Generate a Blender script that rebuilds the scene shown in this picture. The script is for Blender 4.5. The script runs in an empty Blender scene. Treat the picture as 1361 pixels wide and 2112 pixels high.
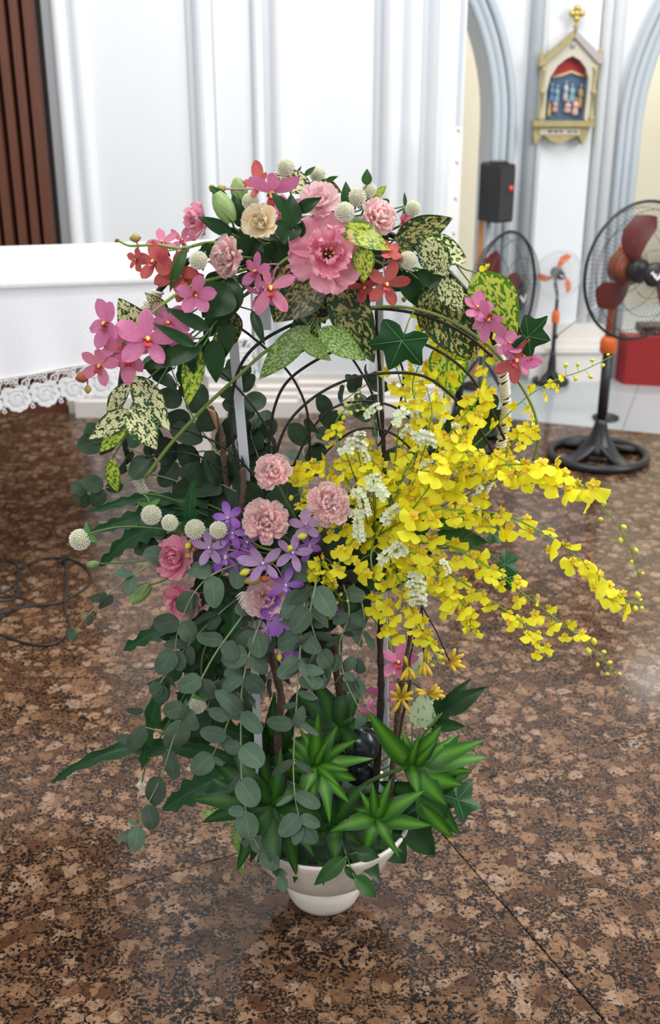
import bpy, math, random
from math import sin, cos, pi, radians, sqrt, atan2, tan, exp
from mathutils import Vector as V, Matrix, noise

# ---------------------------------------------------------------- camera, light, exposure
scene = bpy.context.scene
COL = scene.collection
PITCH = radians(22); F = 2265.0; CW, CH = 1361, 2112
CAM = V((0, 0, 1.5))
cd = bpy.data.cameras.new('camera'); cam = bpy.data.objects.new('camera', cd); COL.objects.link(cam)
cam.location = CAM; cam.rotation_euler = (pi/2 - PITCH, 0, 0)
cd.sensor_fit = 'VERTICAL'; cd.sensor_height = 36.0; cd.lens = F*36.0/CH
cd.clip_start = .05; cd.clip_end = 100
cd.dof.use_dof = True; cd.dof.focus_distance = 1.80; cd.dof.aperture_fstop = 4.5
scene.camera = cam

world = bpy.data.worlds.new('world'); scene.world = world; world.use_nodes = True
wn = world.node_tree; bg = wn.nodes['Background']
bg.inputs[0].default_value = (0.94, 0.97, 1.0, 1); bg.inputs[1].default_value = 0.56

def area(name, loc, target, sx, sy, power, col=(1, 1, 1)):
    l = bpy.data.lights.new(name, 'AREA'); l.shape = 'RECTANGLE'; l.size = sx; l.size_y = sy
    l.energy = power; l.color = col
    o = bpy.data.objects.new(name, l); COL.objects.link(o); o.location = loc
    o.rotation_euler = (V(target)-V(loc)).to_track_quat('-Z', 'Y').to_euler(); return o
area('overhead_fill_light', (0.3, 2.6, 4.6), (0.1, 2.4, 0), 3.6, 2.6, 175, (1, .985, .96))  # unseen area light added overhead to give the flowers shape
area('window_light', (4.2, 1.6, 3.0), (0.2, 2.6, .6), 2.2, 3.0, 175, (1, .99, .97))
area('front_fill_light', (-1.2, -1.9, 3.4), (0, 1.8, .8), 2.0, 1.6, 66, (1, .98, .95))  # unseen fill added behind the camera to brighten the flowers
area('arch_fill_light', (1.9, 6.9, 3.0), (1.7, 6.0, 0.4), 1.2, 1.2, 60, (1, .99, .96))  # added light behind the right arch, brightens its reveal

vs = scene.view_settings
vs.view_transform = 'Standard'; vs.look = 'None'; vs.exposure = 0.05; vs.gamma = 1.0; vs.use_curve_mapping = False

# ---------------------------------------------------------------- helpers
Y0 = 1.71
def ray(px, py):
    u = px-680.5; v = py-1056
    return V((u, F*cos(PITCH)-v*sin(PITCH), -(F*sin(PITCH)+v*cos(PITCH))))
def at(px, py, Y=Y0):
    d = ray(px, py); return CAM + d*(Y/d.y)
def fl(px, py, z=0.0):
    d = ray(px, py); return CAM + d*((z-1.5)/d.z)
def depth(P): return P.y*cos(PITCH) + (1.5-P.z)*sin(PITCH)
def sz(px, P): return px*depth(P)/F

WMX = {}
class MB:
    def __init__(s): s.v = []; s.f = []; s.m = []; s.uv = {}
    def add(s, vs_, fs, mi=0, uv=None):
        b = len(s.v); s.v += [tuple(p) for p in vs_]
        for f in fs: s.f.append([i+b for i in f]); s.m.append(mi)
        if uv:
            for i, u in enumerate(uv): s.uv[b+i] = u
    def box(s, lo, hi, mi=0, M=None):
        x0, y0, z0 = lo; x1, y1, z1 = hi
        p = [V(q) for q in ((x0,y0,z0),(x1,y0,z0),(x1,y1,z0),(x0,y1,z0),(x0,y0,z1),(x1,y0,z1),(x1,y1,z1),(x0,y1,z1))]
        if M: p = [M @ q for q in p]
        s.add(p, [(0,3,2,1),(4,5,6,7),(0,1,5,4),(1,2,6,5),(2,3,7,6),(3,0,4,7)], mi)
    def tube(s, pts, r, n=6, mi=0, cap=True, closed=False):
        pts = [V(p) for p in pts]; N = len(pts)
        rr = r if isinstance(r, (list, tuple)) else [r]*N
        if len(rr) == 2 and N != 2: rr = [rr[0]+(rr[1]-rr[0])*i/(N-1) for i in range(N)]
        vs_ = []; up = None
        for i in range(N):
            if closed: t = pts[(i+1) % N]-pts[i-1]
            else: t = pts[min(i+1, N-1)]-pts[max(i-1, 0)]
            if t.length < 1e-9: t = V((0, 0, 1))
            t.normalize()
            if up is None: up = t.cross(V((.31, .7, .64))).normalized()
            up = (up - t*up.dot(t)); up.normalize(); w = t.cross(up)
            for k in range(n):
                a = 2*pi*k/n; vs_.append(pts[i]+(up*cos(a)+w*sin(a))*rr[i])
        fs = []
        for i in range(N if closed else N-1):
            j = (i+1) % N
            for k in range(n):
                l = (k+1) % n; fs.append((i*n+k, i*n+l, j*n+l, j*n+k))
        if cap and not closed: fs.append(tuple(range(n-1, -1, -1))); fs.append(tuple(range((N-1)*n, N*n)))
        s.add(vs_, fs, mi)
    def lathe(s, prof, n=32, mi=0, M=None, cap=True):
        vs_ = []; fs = []
        for (r, z) in prof:
            for k in range(n):
                a = 2*pi*k/n; p = V((r*cos(a), r*sin(a), z)); vs_.append(M @ p if M else p)
        for i in range(len(prof)-1):
            for k in range(n):
                l = (k+1) % n; fs.append((i*n+k, i*n+l, (i+1)*n+l, (i+1)*n+k))
        if cap: fs.append(tuple(range(n-1, -1, -1))); b = (len(prof)-1)*n; fs.append(tuple(range(b, b+n)))
        s.add(vs_, fs, mi)
    def ball(s, c, r, n=12, m=8, mi=0, M=None):
        c = V(c); r = V(r) if isinstance(r, (tuple, list, V)) else V((r, r, r))
        vs_ = []; fs = []
        for i in range(m+1):
            th = pi*i/m
            for k in range(n):
                a = 2*pi*k/n; p = c+V((r.x*sin(th)*cos(a), r.y*sin(th)*sin(a), r.z*cos(th))); vs_.append(M @ p if M else p)
        for i in range(m):
            for k in range(n):
                l = (k+1) % n; fs.append((i*n+k, (i+1)*n+k, (i+1)*n+l, i*n+l))
        s.add(vs_, fs, mi)
    def prism(s, poly, a, b, axis='y', mi=0):
        n = len(poly)
        def q(p, t): return (p[0], t, p[1]) if axis == 'y' else ((p[0], p[1], t) if axis == 'z' else (t, p[0], p[1]))
        s.add([q(p, a) for p in poly]+[q(p, b) for p in poly],
              [tuple(range(n)), tuple(range(2*n-1, n-1, -1))]+[(i, i+n, (i+1) % n+n, (i+1) % n) for i in range(n)], mi)
    def mesh(s, name, mats, smooth=True):
        me = bpy.data.meshes.new(name); me.from_pydata(s.v, [], s.f)
        if not isinstance(mats, (list, tuple)): mats = [mats]
        for m in mats: me.materials.append(m)
        me.polygons.foreach_set('material_index', s.m)
        me.polygons.foreach_set('use_smooth', [smooth]*len(s.f))
        if s.uv:
            ul = me.uv_layers.new(name='UVMap')
            vi = [0]*len(me.loops); me.loops.foreach_get('vertex_index', vi)
            fl_ = []
            for i in vi: fl_ += s.uv.get(i, (0.5, 0.5))
            ul.data.foreach_set('uv', fl_)
        me.update(); return me

def part(name, me, parent, M=None, label=None, kind=None):
    o = bpy.data.objects.new(name, me); COL.objects.link(o)
    M = M or Matrix.Identity(4)
    if parent is not None:
        o.parent = parent; o.matrix_local = WMX[parent.name].inverted() @ M
    else: o.matrix_world = M
    WMX[o.name] = M.copy()
    if label: o['label'] = label
    if kind: o['kind'] = kind
    return o
def thing(name, label, cat, loc, group=None, me=None, M=None):
    o = bpy.data.objects.new(name, me); COL.objects.link(o)
    M = M or Matrix.Translation(V(loc)); o.matrix_world = M; WMX[o.name] = M.copy()
    o['label'] = label; o['category'] = cat
    if group: o['group'] = group
    return o
def struct(name, me, parent=None, M=None):
    o = part(name, me, parent, M); o['kind'] = 'structure'; return o
def smooth_shift(mb, P):   # mesh built in world coordinates -> keep as is (identity matrix)
    return mb

def crom(pts, n=6):
    pts = [V(p) for p in pts]
    if len(pts) < 3:
        return [pts[0].lerp(pts[-1], i/n) for i in range(n+1)]
    q = [pts[0]*2-pts[1]]+pts+[pts[-1]*2-pts[-2]]; out = []
    for i in range(1, len(q)-2):
        a, b, c, d = q[i-1:i+3]
        for k in range(n):
            t = k/n
            out.append(.5*((2*b)+(c-a)*t+(2*a-5*b+4*c-d)*t*t+(3*b-a-3*c+d)*t**3))
    out.append(pts[-1]); return out
def path(pp, n=6):    # pixel points (px, py, Y)
    return crom([at(*p) for p in pp], n)

# ---------------------------------------------------------------- materials
MATS = {}
def newmat(name):
    m = bpy.data.materials.new(name); m.use_nodes = True; nt = m.node_tree
    b = nt.nodes['Principled BSDF']; return m, nt, b
def N_(nt, t, **k):
    n = nt.nodes.new(t)
    for a, v in k.items(): setattr(n, a, v)
    return n
def pbr(name, col, rough=.5, metal=0, spec=.5, bump=0, bscale=50, var=0, coat=0, alpha=1, nscale=8):
    if name in MATS: return MATS[name]
    m, nt, b = newmat(name); L = nt.links.new
    b.inputs['Base Color'].default_value = (*col, 1); b.inputs['Roughness'].default_value = rough
    b.inputs['Metallic'].default_value = metal; b.inputs['Specular IOR Level'].default_value = spec
    if coat: b.inputs['Coat Weight'].default_value = coat; b.inputs['Coat Roughness'].default_value = .08
    tc = N_(nt, 'ShaderNodeTexCoord')
    if var:
        n = N_(nt, 'ShaderNodeTexNoise'); n.inputs['Scale'].default_value = nscale; n.inputs['Detail'].default_value = 4
        L(tc.outputs['Object'], n.inputs['Vector'])
        mx = N_(nt, 'ShaderNodeMix', data_type='RGBA', blend_type='MIX'); L(n.outputs['Fac'], mx.inputs[0])
        mx.inputs[6].default_value = (*[c*(1-var) for c in col], 1); mx.inputs[7].default_value = (*[min(1, c*(1+var)) for c in col], 1)
        L(mx.outputs[2], b.inputs['Base Color'])
    if bump:
        n2 = N_(nt, 'ShaderNodeTexNoise'); n2.inputs['Scale'].default_value = bscale; L(tc.outputs['Object'], n2.inputs['Vector'])
        bp = N_(nt, 'ShaderNodeBump'); bp.inputs['Strength'].default_value = bump; bp.inputs['Distance'].default_value = .01
        L(n2.outputs['Fac'], bp.inputs['Height']); L(bp.outputs[0], b.inputs['Normal'])
    MATS[name] = m; return m

def granite(name='granite'):
    m, nt, b = newmat(name); L = nt.links.new
    tc = N_(nt, 'ShaderNodeTexCoord'); oi = N_(nt, 'ShaderNodeObjectInfo')
    sc = N_(nt, 'ShaderNodeVectorMath', operation='SCALE'); L(oi.outputs['Location'], sc.inputs[0]); sc.inputs['Scale'].default_value = 3.7
    ad = N_(nt, 'ShaderNodeVectorMath', operation='ADD'); L(tc.outputs['Object'], ad.inputs[0]); L(sc.outputs[0], ad.inputs[1])
    n0 = N_(nt, 'ShaderNodeTexNoise'); n0.inputs['Scale'].default_value = 26; n0.inputs['Detail'].default_value = 4; L(ad.outputs[0], n0.inputs['Vector'])
    s0 = N_(nt, 'ShaderNodeVectorMath', operation='MULTIPLY_ADD'); L(n0.outputs['Color'], s0.inputs[0])
    s0.inputs[1].default_value = (.022, .022, .022); L(ad.outputs[0], s0.inputs[2])
    v = N_(nt, 'ShaderNodeTexVoronoi', feature='F1'); v.inputs['Scale'].default_value = 30; v.inputs['Randomness'].default_value = 1; L(s0.outputs[0], v.inputs['Vector'])
    sp = N_(nt, 'ShaderNodeSeparateColor'); L(v.outputs['Color'], sp.inputs[0])
    cr = N_(nt, 'ShaderNodeValToRGB'); L(sp.outputs[0], cr.inputs[0]); e = cr.color_ramp; e.interpolation = 'LINEAR'
    cols = [(0, (.070, .031, .015)), (.25, (.13, .066, .034)), (.5, (.185, .102, .055)), (.75, (.235, .134, .076)), (.93, (.275, .168, .105)), (1, (.29, .195, .14))]
    e.elements[0].position = 0; e.elements[0].color = (*cols[0][1], 1); e.elements[1].position = 1; e.elements[1].color = (*cols[-1][1], 1)
    for p_, c_ in cols[1:-1]: q = e.elements.new(p_); q.color = (*c_, 1)
    # mottling inside crystals
    n1 = N_(nt, 'ShaderNodeTexNoise'); n1.inputs['Scale'].default_value = 90; n1.inputs['Detail'].default_value = 6; n1.inputs['Roughness'].default_value = .7; L(ad.outputs[0], n1.inputs['Vector'])
    r1 = N_(nt, 'ShaderNodeMapRange'); L(n1.outputs['Fac'], r1.inputs[0]); r1.inputs[1].default_value = .3; r1.inputs[2].default_value = .7; r1.inputs[3].default_value = .5; r1.inputs[4].default_value = 1.4
    mu = N_(nt, 'ShaderNodeMix', data_type='RGBA', blend_type='MULTIPLY'); mu.inputs[0].default_value = 1; L(cr.outputs[0], mu.inputs[6]); L(r1.outputs[0], mu.inputs[7])
    # crystals sit in a finer, darker matrix
    n2 = N_(nt, 'ShaderNodeTexNoise'); n2.inputs['Scale'].default_value = 75; n2.inputs['Detail'].default_value = 5; n2.inputs['Roughness'].default_value = .7; L(ad.outputs[0], n2.inputs['Vector'])
    a1 = N_(nt, 'ShaderNodeMath', operation='MULTIPLY_ADD'); L(n2.outputs['Fac'], a1.inputs[0]); a1.inputs[1].default_value = 1.7; L(v.outputs['Distance'], a1.inputs[2])
    a2 = N_(nt, 'ShaderNodeMath', operation='MULTIPLY_ADD'); L(sp.outputs[1], a2.inputs[0]); a2.inputs[1].default_value = .32; L(a1.outputs[0], a2.inputs[2])
    r2 = N_(nt, 'ShaderNodeMapRange'); L(a2.outputs[0], r2.inputs[0]); r2.inputs[1].default_value = 1.50; r2.inputs[2].default_value = 1.60
    n3 = N_(nt, 'ShaderNodeTexNoise'); n3.inputs['Scale'].default_value = 170; n3.inputs['Detail'].default_value = 3; n3.inputs['Roughness'].default_value = .6; L(ad.outputs[0], n3.inputs['Vector'])
    c3 = N_(nt, 'ShaderNodeValToRGB'); L(n3.outputs['Fac'], c3.inputs[0]); e = c3.color_ramp
    e.elements[0].position = .42; e.elements[0].color = (.008, .006, .006, 1); e.elements[1].position = .64; e.elements[1].color = (.21, .115, .062, 1)
    q = e.elements.new(.52); q.color = (.075, .040, .022, 1)
    mz = N_(nt, 'ShaderNodeMix', data_type='RGBA', blend_type='MIX'); L(r2.outputs[0], mz.inputs[0]); L(mu.outputs[2], mz.inputs[6]); L(c3.outputs[0], mz.inputs[7])
    n4 = N_(nt, 'ShaderNodeTexNoise'); n4.inputs['Scale'].default_value = 120; n4.inputs['Detail'].default_value = 2; L(s0.outputs[0], n4.inputs['Vector'])
    nb = N_(nt, 'ShaderNodeTexNoise'); nb.inputs['Scale'].default_value = 9; nb.inputs['Detail'].default_value = 3; L(ad.outputs[0], nb.inputs['Vector'])
    a4 = N_(nt, 'ShaderNodeMath', operation='MULTIPLY_ADD'); L(nb.outputs['Fac'], a4.inputs[0]); a4.inputs[1].default_value = .35; L(n4.outputs['Fac'], a4.inputs[2])
    r4 = N_(nt, 'ShaderNodeMapRange'); L(a4.outputs[0], r4.inputs[0]); r4.inputs[1].default_value = .745; r4.inputs[2].default_value = .785
    mx = N_(nt, 'ShaderNodeMix', data_type='RGBA', blend_type='MIX'); L(r4.outputs[0], mx.inputs[0]); L(mz.outputs[2], mx.inputs[6]); mx.inputs[7].default_value = (.010, .008, .008, 1)
    L(mx.outputs[2], b.inputs['Base Color'])
    b.inputs['Roughness'].default_value = .14; b.inputs['Specular IOR Level'].default_value = .27
    return m

def petal_mat(name, base, edge, speck=None, trans=.35, rough=.55, sscale=28, samt=.5):
    if name in MATS: return MATS[name]
    m, nt, b = newmat(name); L = nt.links.new
    uv = N_(nt, 'ShaderNodeUVMap'); sx = N_(nt, 'ShaderNodeSeparateXYZ'); L(uv.outputs[0], sx.inputs[0])
    mx = N_(nt, 'ShaderNodeMix', data_type='RGBA', blend_type='MIX'); L(sx.outputs[1], mx.inputs[0])
    mx.inputs[6].default_value = (*base, 1); mx.inputs[7].default_value = (*edge, 1); out = mx.outputs[2]
    tc = N_(nt, 'ShaderNodeTexCoord')
    if speck:
        n = N_(nt, 'ShaderNodeTexNoise'); n.inputs['Scale'].default_value = sscale; n.inputs['Detail'].default_value = 2; L(tc.outputs['Object'], n.inputs['Vector'])
        r = N_(nt, 'ShaderNodeMapRange'); L(n.outputs['Fac'], r.inputs[0]); r.inputs[1].default_value = .5; r.inputs[2].default_value = .62; r.inputs[3].default_value = 0; r.inputs[4].default_value = samt
        m2 = N_(nt, 'ShaderNodeMix', data_type='RGBA', blend_type='MIX'); L(r.outputs[0], m2.inputs[0]); L(out, m2.inputs[6]); m2.inputs[7].default_value = (*speck, 1); out = m2.outputs[2]
    oi = N_(nt, 'ShaderNodeObjectInfo'); hs = N_(nt, 'ShaderNodeHueSaturation'); L(out, hs.inputs['Color'])
    rr = N_(nt, 'ShaderNodeMapRange'); L(oi.outputs['Random'], rr.inputs[0]); rr.inputs[3].default_value = .86; rr.inputs[4].default_value = 1.12; L(rr.outputs[0], hs.inputs['Value'])
    L(hs.outputs[0], b.inputs['Base Color']); b.inputs['Roughness'].default_value = rough; b.inputs['Specular IOR Level'].default_value = .25
    tr = N_(nt, 'ShaderNodeBsdfTranslucent'); L(hs.outputs[0], tr.inputs[0])
    ms = N_(nt, 'ShaderNodeMixShader'); ms.inputs[0].default_value = trans; L(b.outputs[0], ms.inputs[1]); L(tr.outputs[0], ms.inputs[2])
    L(ms.outputs[0], nt.nodes['Material Output'].inputs[0]); MATS[name] = m; return m

def leaf_mat(name, col, col2=None, mid=None, midw=.04, speck=None, cover=.5, sscale=16, trans=.22, rough=.38, spec=.45, edge_keep=True, var=.18, stripe=None):
    """col base colour, mid = midrib colour, speck = spot colour, stripe = pale colour band along the middle"""
    if name in MATS: return MATS[name]
    m, nt, b = newmat(name); L = nt.links.new
    uv = N_(nt, 'ShaderNodeUVMap'); sx = N_(nt, 'ShaderNodeSeparateXYZ'); L(uv.outputs[0], sx.inputs[0])
    tc = N_(nt, 'ShaderNodeTexCoord'); oi = N_(nt, 'ShaderNodeObjectInfo')
    d = N_(nt, 'ShaderNodeMath', operation='SUBTRACT'); L(sx.outputs[0], d.inputs[0]); d.inputs[1].default_value = .5
    ab = N_(nt, 'ShaderNodeMath', operation='ABSOLUTE'); L(d.outputs[0], ab.inputs[0])     # 0 centre .. .5 edge
    nz = N_(nt, 'ShaderNodeTexNoise'); nz.inputs['Scale'].default_value = 3; nz.inputs['Detail'].default_value = 3; L(tc.outputs['Object'], nz.inputs['Vector'])
    mx = N_(nt, 'ShaderNodeMix', data_type='RGBA', blend_type='MIX'); L(nz.outputs['Fac'], mx.inputs[0])
    mx.inputs[6].default_value = (*col, 1); mx.inputs[7].default_value = (*(col2 or [c*1.35 for c in col]), 1); out = mx.outputs[2]
    if stripe:
        wv = N_(nt, 'ShaderNodeMapRange'); L(ab.outputs[0], wv.inputs[0]); wv.inputs[1].default_value = .0; wv.inputs[2].default_value = .36; wv.inputs[3].default_value = 1; wv.inputs[4].default_value = 0
        m2 = N_(nt, 'ShaderNodeMix', data_type='RGBA', blend_type='MIX'); L(wv.outputs[0], m2.inputs[0]); L(out, m2.inputs[6]); m2.inputs[7].default_value = (*stripe, 1); out = m2.outputs[2]
    if speck:
        rv = N_(nt, 'ShaderNodeVectorMath', operation='SCALE'); L(oi.outputs['Location'], rv.inputs[0]); rv.inputs['Scale'].default_value = 37
        a2 = N_(nt, 'ShaderNodeVectorMath', operation='ADD'); L(tc.outputs['Object'], a2.inputs[0]); L(rv.outputs[0], a2.inputs[1])
        st = N_(nt, 'ShaderNodeVectorMath', operation='MULTIPLY'); L(a2.outputs[0], st.inputs[0]); st.inputs[1].default_value = (1.35, .75, 1)
        n = N_(nt, 'ShaderNodeTexNoise'); n.inputs['Scale'].default_value = sscale; n.inputs['Detail'].default_value = 2.5; n.inputs['Roughness'].default_value = .6; n.inputs['Distortion'].default_value = .6; L(st.outputs[0], n.inputs['Vector'])
        ek = N_(nt, 'ShaderNodeMapRange'); L(ab.outputs[0], ek.inputs[0]); ek.inputs[1].default_value = .36; ek.inputs[2].default_value = .5; ek.inputs[3].default_value = 0; ek.inputs[4].default_value = .13
        sb = N_(nt, 'ShaderNodeMath', operation='SUBTRACT'); L(n.outputs['Fac'], sb.inputs[0]); L(ek.outputs[0], sb.inputs[1])
        th = .62-.24*cover
        r = N_(nt, 'ShaderNodeMapRange'); L(sb.outputs[0], r.inputs[0]); r.inputs[1].default_value = th; r.inputs[2].default_value = th+.012
        m3 = N_(nt, 'ShaderNodeMix', data_type='RGBA', blend_type='MIX'); L(r.outputs[0], m3.inputs[0]); L(out, m3.inputs[6]); m3.inputs[7].default_value = (*speck, 1); out = m3.outputs[2]
    if mid:
        r = N_(nt, 'ShaderNodeMapRange'); L(ab.outputs[0], r.inputs[0]); r.inputs[1].default_value = midw*.3; r.inputs[2].default_value = midw; r.inputs[3].default_value = .8; r.inputs[4].default_value = 0
        m4 = N_(nt, 'ShaderNodeMix', data_type='RGBA', blend_type='MIX'); L(r.outputs[0], m4.inputs[0]); L(out, m4.inputs[6]); m4.inputs[7].default_value = (*mid, 1); out = m4.outputs[2]
    hs = N_(nt, 'ShaderNodeHueSaturation'); L(out, hs.inputs['Color'])
    rr = N_(nt, 'ShaderNodeMapRange'); L(oi.outputs['Random'], rr.inputs[0]); rr.inputs[3].default_value = 1-var; rr.inputs[4].default_value = 1+var; L(rr.outputs[0], hs.inputs['Value'])
    L(hs.outputs[0], b.inputs['Base Color']); b.inputs['Roughness'].default_value = rough; b.inputs['Specular IOR Level'].default_value = spec
    wvt = N_(nt, 'ShaderNodeTexWave', wave_type='BANDS', bands_direction='Y'); wvt.inputs['Scale'].default_value = 5; wvt.inputs['Distortion'].default_value = 2; L(tc.outputs['Object'], wvt.inputs['Vector'])
    bp = N_(nt, 'ShaderNodeBump'); bp.inputs['Strength'].default_value = .05; bp.inputs['Distance'].default_value = .0015; L(wvt.outputs['Fac'], bp.inputs['Height']); L(bp.outputs[0], b.inputs['Normal'])
    tr = N_(nt, 'ShaderNodeBsdfTranslucent'); L(hs.outputs[0], tr.inputs[0])
    ms = N_(nt, 'ShaderNodeMixShader'); ms.inputs[0].default_value = trans; L(b.outputs[0], ms.inputs[1]); L(tr.outputs[0], ms.inputs[2])
    L(ms.outputs[0], nt.nodes['Material Output'].inputs[0]); MATS[name] = m; return m

def wood_mat(name, c1, c2, rough=.4, scale=4):
    m, nt, b = newmat(name); L = nt.links.new
    tc = N_(nt, 'ShaderNodeTexCoord'); mp = N_(nt, 'ShaderNodeMapping'); mp.inputs['Scale'].default_value = (18, 18, 1.2); L(tc.outputs['Object'], mp.inputs[0])
    n = N_(nt, 'ShaderNodeTexNoise'); n.inputs['Scale'].default_value = scale; n.inputs['Detail'].default_value = 6; L(mp.outputs[0], n.inputs['Vector'])
    mx = N_(nt, 'ShaderNodeMix', data_type='RGBA', blend_type='MIX'); L(n.outputs['Fac'], mx.inputs[0]); mx.inputs[6].default_value = (*c1, 1); mx.inputs[7].default_value = (*c2, 1)
    L(mx.outputs[2], b.inputs['Base Color']); b.inputs['Roughness'].default_value = rough; return m

# ================================================================= THE SETTING
M_white = pbr('wall_paint_white', (.77, .80, .83), .55, bump=.05, bscale=30, var=.02)
M_cool = pbr('wall_grey_and_shade', (.50, .555, .60), .5, var=.04)
M_cream = pbr('wall_paint_cream', (.80, .72, .56), .6, var=.03)
M_plinth = pbr('plinth_warm_white', (.74, .70, .66), .45, var=.05)
M_granite = granite()
M_joint = pbr('slab_joint', (.06, .04, .03), .8)
M_tile = pbr('grey_floor_tile', (.42, .46, .47), .12, var=.08, nscale=2)
M_dark = pbr('dark_recess', (.02, .013, .01), .7)
M_slat = wood_mat('dark_slat_wood', (.085, .026, .014), (.17, .06, .032))

# ---- floor: sub-floor with granite slabs and, beyond a straight joint, grey tiles
mb = MB(); mb.box((-4, -.6, -.08), (5, 8.2, -.012)); floor = struct('floor', mb.mesh('floor', M_joint))
ang = atan2(.669, 1.436); ex = V((cos(ang), sin(ang), 0)); ey = V((-sin(ang), cos(ang), 0)); org = V((.185, 2.01, 0)); S = 1.5; S2 = 1.15
A_, B_ = fl(1054, 864), fl(1361, 895)
nrm = V((-(B_.y-A_.y), B_.x-A_.x, 0)).normalized()           # points away from the camera
def clip(poly, P, n, keep_neg=True):
    out = []
    for i in range(len(poly)):
        a, b = poly[i], poly[(i+1) % len(poly)]; da, db = (a-P).dot(n), (b-P).dot(n)
        if not keep_neg: da, db = -da, -db
        if da <= 0: out.append(a)
        if (da < 0 < db) or (db < 0 < da): out.append(a.lerp(b, da/(da-db)))
    return out
def slab(name, poly, mat, h=.012):
    if len(poly) < 3: return
    c = sum(poly, V())/len(poly)
    area_ = abs(sum((poly[i]-c).cross(poly[(i+1) % len(poly)]-c).z for i in range(len(poly))))/2
    if area_ < .004: return
    g = .0011; q = []
    for p in poly: d = (c-p); q.append(p+d*(g*1.4/max(d.length, .01)))
    mb = MB(); n = len(q); be = .0012
    lo = [(p.x-c.x, p.y-c.y, -h) for p in q]; mid = [(p.x-c.x, p.y-c.y, -be) for p in q]
    top = [((p.x-c.x)*(1-be/max((p-c).length, .01)), (p.y-c.y)*(1-be/max((p-c).length, .01)), 0) for p in q]
    fs = [tuple(range(2*n, 3*n))]
    for i in range(n):
        j = (i+1) % n; fs += [(i, j, j+n, i+n), (i+n, j+n, j+2*n, i+2*n)]
    mb.add(lo+mid+top, fs); part(name, mb.mesh(name, mat, False), floor, Matrix.Translation(c))
LW = V((.60, 4.85, 0))
for i in range(-5, 7):
    for j in range(-4, 6):
        c0 = org+ex*(i*S)+ey*(j*S2); poly = [c0, c0+ex*S, c0+ex*S+ey*S2, c0+ey*S2]
        c = c0+ex*S/2+ey*S2/2
        if c.x < -4.2 or c.x > 4.6 or c.y < -1 or c.y > 6.6: continue
        poly = clip(poly, A_, nrm, True)
        if len(poly) > 2: slab('floor_slab', poly, M_granite)
tx = V((nrm.y, -nrm.x, 0))
for i in range(-3, 6):
    for j in range(0, 5):
        c0 = A_+tx*(i*.6-.1)+nrm*(j*.6+.001); poly = [c0, c0+tx*.6, c0+tx*.6+nrm*.6, c0+nrm*.6]
        if min(p.y for p in poly) > 7.6 or max(p.x for p in poly) < .45: continue
        slab('floor_tile', poly, M_tile)

# ---- white back wall with clustered vertical mouldings
YW = 5.0; ZT = 4.6
def wx(px, py=300, Y=YW): return at(px, py, Y).x
def col_profile(x0, x1, proud, n=8):
    r = (x1-x0)/2; c = (x0+x1)/2
    return [(c-r*cos(pi*k/n), -proud*sin(pi*k/n)) for k in range(n+1)]
prof = [(wx(95), .10), (wx(99), .10)]
prof += [(wx(122), .10), (wx(124), .02)]
prof += col_profile(wx(128), wx(160), .045); prof += col_profile(wx(166), wx(196), .03)
prof += [(wx(200), .0), (wx(392), .0), (wx(394), .03), (wx(404), .03)]
prof += col_profile(wx(408), wx(446), .05)
prof += [(wx(450), -.012), (wx(520), -.012)]
prof += col_profile(wx(524), wx(548), .04); prof += [(wx(550), 0)]; prof += col_profile(wx(560), wx(602), .055)
prof += [(wx(606), .0), (wx(768), .0), (wx(770), .035), (wx(782), .035)]
prof += col_profile(wx(786), wx(826), .05); prof += col_profile(wx(832), wx(866), .035)
prof += [(wx(870), 0)]; prof += col_profile(wx(876), wx(940), .07); prof += [(wx(948), -.02), (wx(951), -.02)]
mb = MB(); pts = [(x, YW+y) for x, y in prof]
pts = pts+[(pts[-1][0], YW+.55), (pts[0][0], YW+.55)]
n = len(pts); mb.add([(x, y, 0) for x, y in pts]+[(x, y, ZT) for x, y in pts],
    [(i, (i+1) % n, (i+1) % n+n, i+n) for i in range(n)]+[tuple(range(n, 2*n))])
wall_back = struct('wall_back', mb.mesh('wall_back', M_white, False))
# skirting: stepped base on the whole wall, stouter blocks under the columns
def base_run(name, x0, x1, y, dep, mat=M_plinth):
    mb = MB()
    pr = [(0, 0), (dep+.05, 0), (dep+.05, .075), (dep+.035, .085), (dep+.035, .105), (dep+.018, .115), (dep+.02, .135), (dep+.006, .15), (dep+.004, .18), (0, .18)]
    nn = len(pr); mb.add([(x0, y-a, b) for a, b in pr]+[(x1, y-a, b) for a, b in pr], [tuple(range(nn)), tuple(range(2*nn-1, nn-1, -1))]+[(i, i+nn, (i+1) % nn+nn, (i+1) % nn) for i in range(nn)])
    return struct(name, mb.mesh(name, mat, False))
base_run('baseboard_back', wx(95), wx(951), YW, .0)
for k, (a, b) in enumerate([(120, 202), (400, 452), (518, 610), (780, 951)]):
    base_run('trim_%d' % (k+1), wx(a), wx(b), YW+.001, .075)

# ---- dark timber slat screen to the left
xr = -1.222
scr = thing('slatted_screen', 'tall dark brown screen of vertical timber slats behind the draped table', 'screen', (-2.0, YW, 0))
mb = MB(); mb.box((-3.3, YW+.05, 0), (xr, YW+.10, ZT)); part('backing', mb.mesh('backing', M_dark, False), scr)
mb = MB(); mb.box((-.018, -.03, 0), (.018, .05, ZT)); sm = mb.mesh('slat', M_slat, False)
x = xr-.024
for k in range(34):
    part('slat', sm, scr, Matrix.Translation((x, YW+(.0 if k % 3 else -.012), 0))); x -= .058
mb = MB(); mb.box((-3.3, YW-.05, 0), (xr, YW+.05, .04)); part('bottom_rail', mb.mesh('bottom_rail', M_slat, False), scr)

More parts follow.
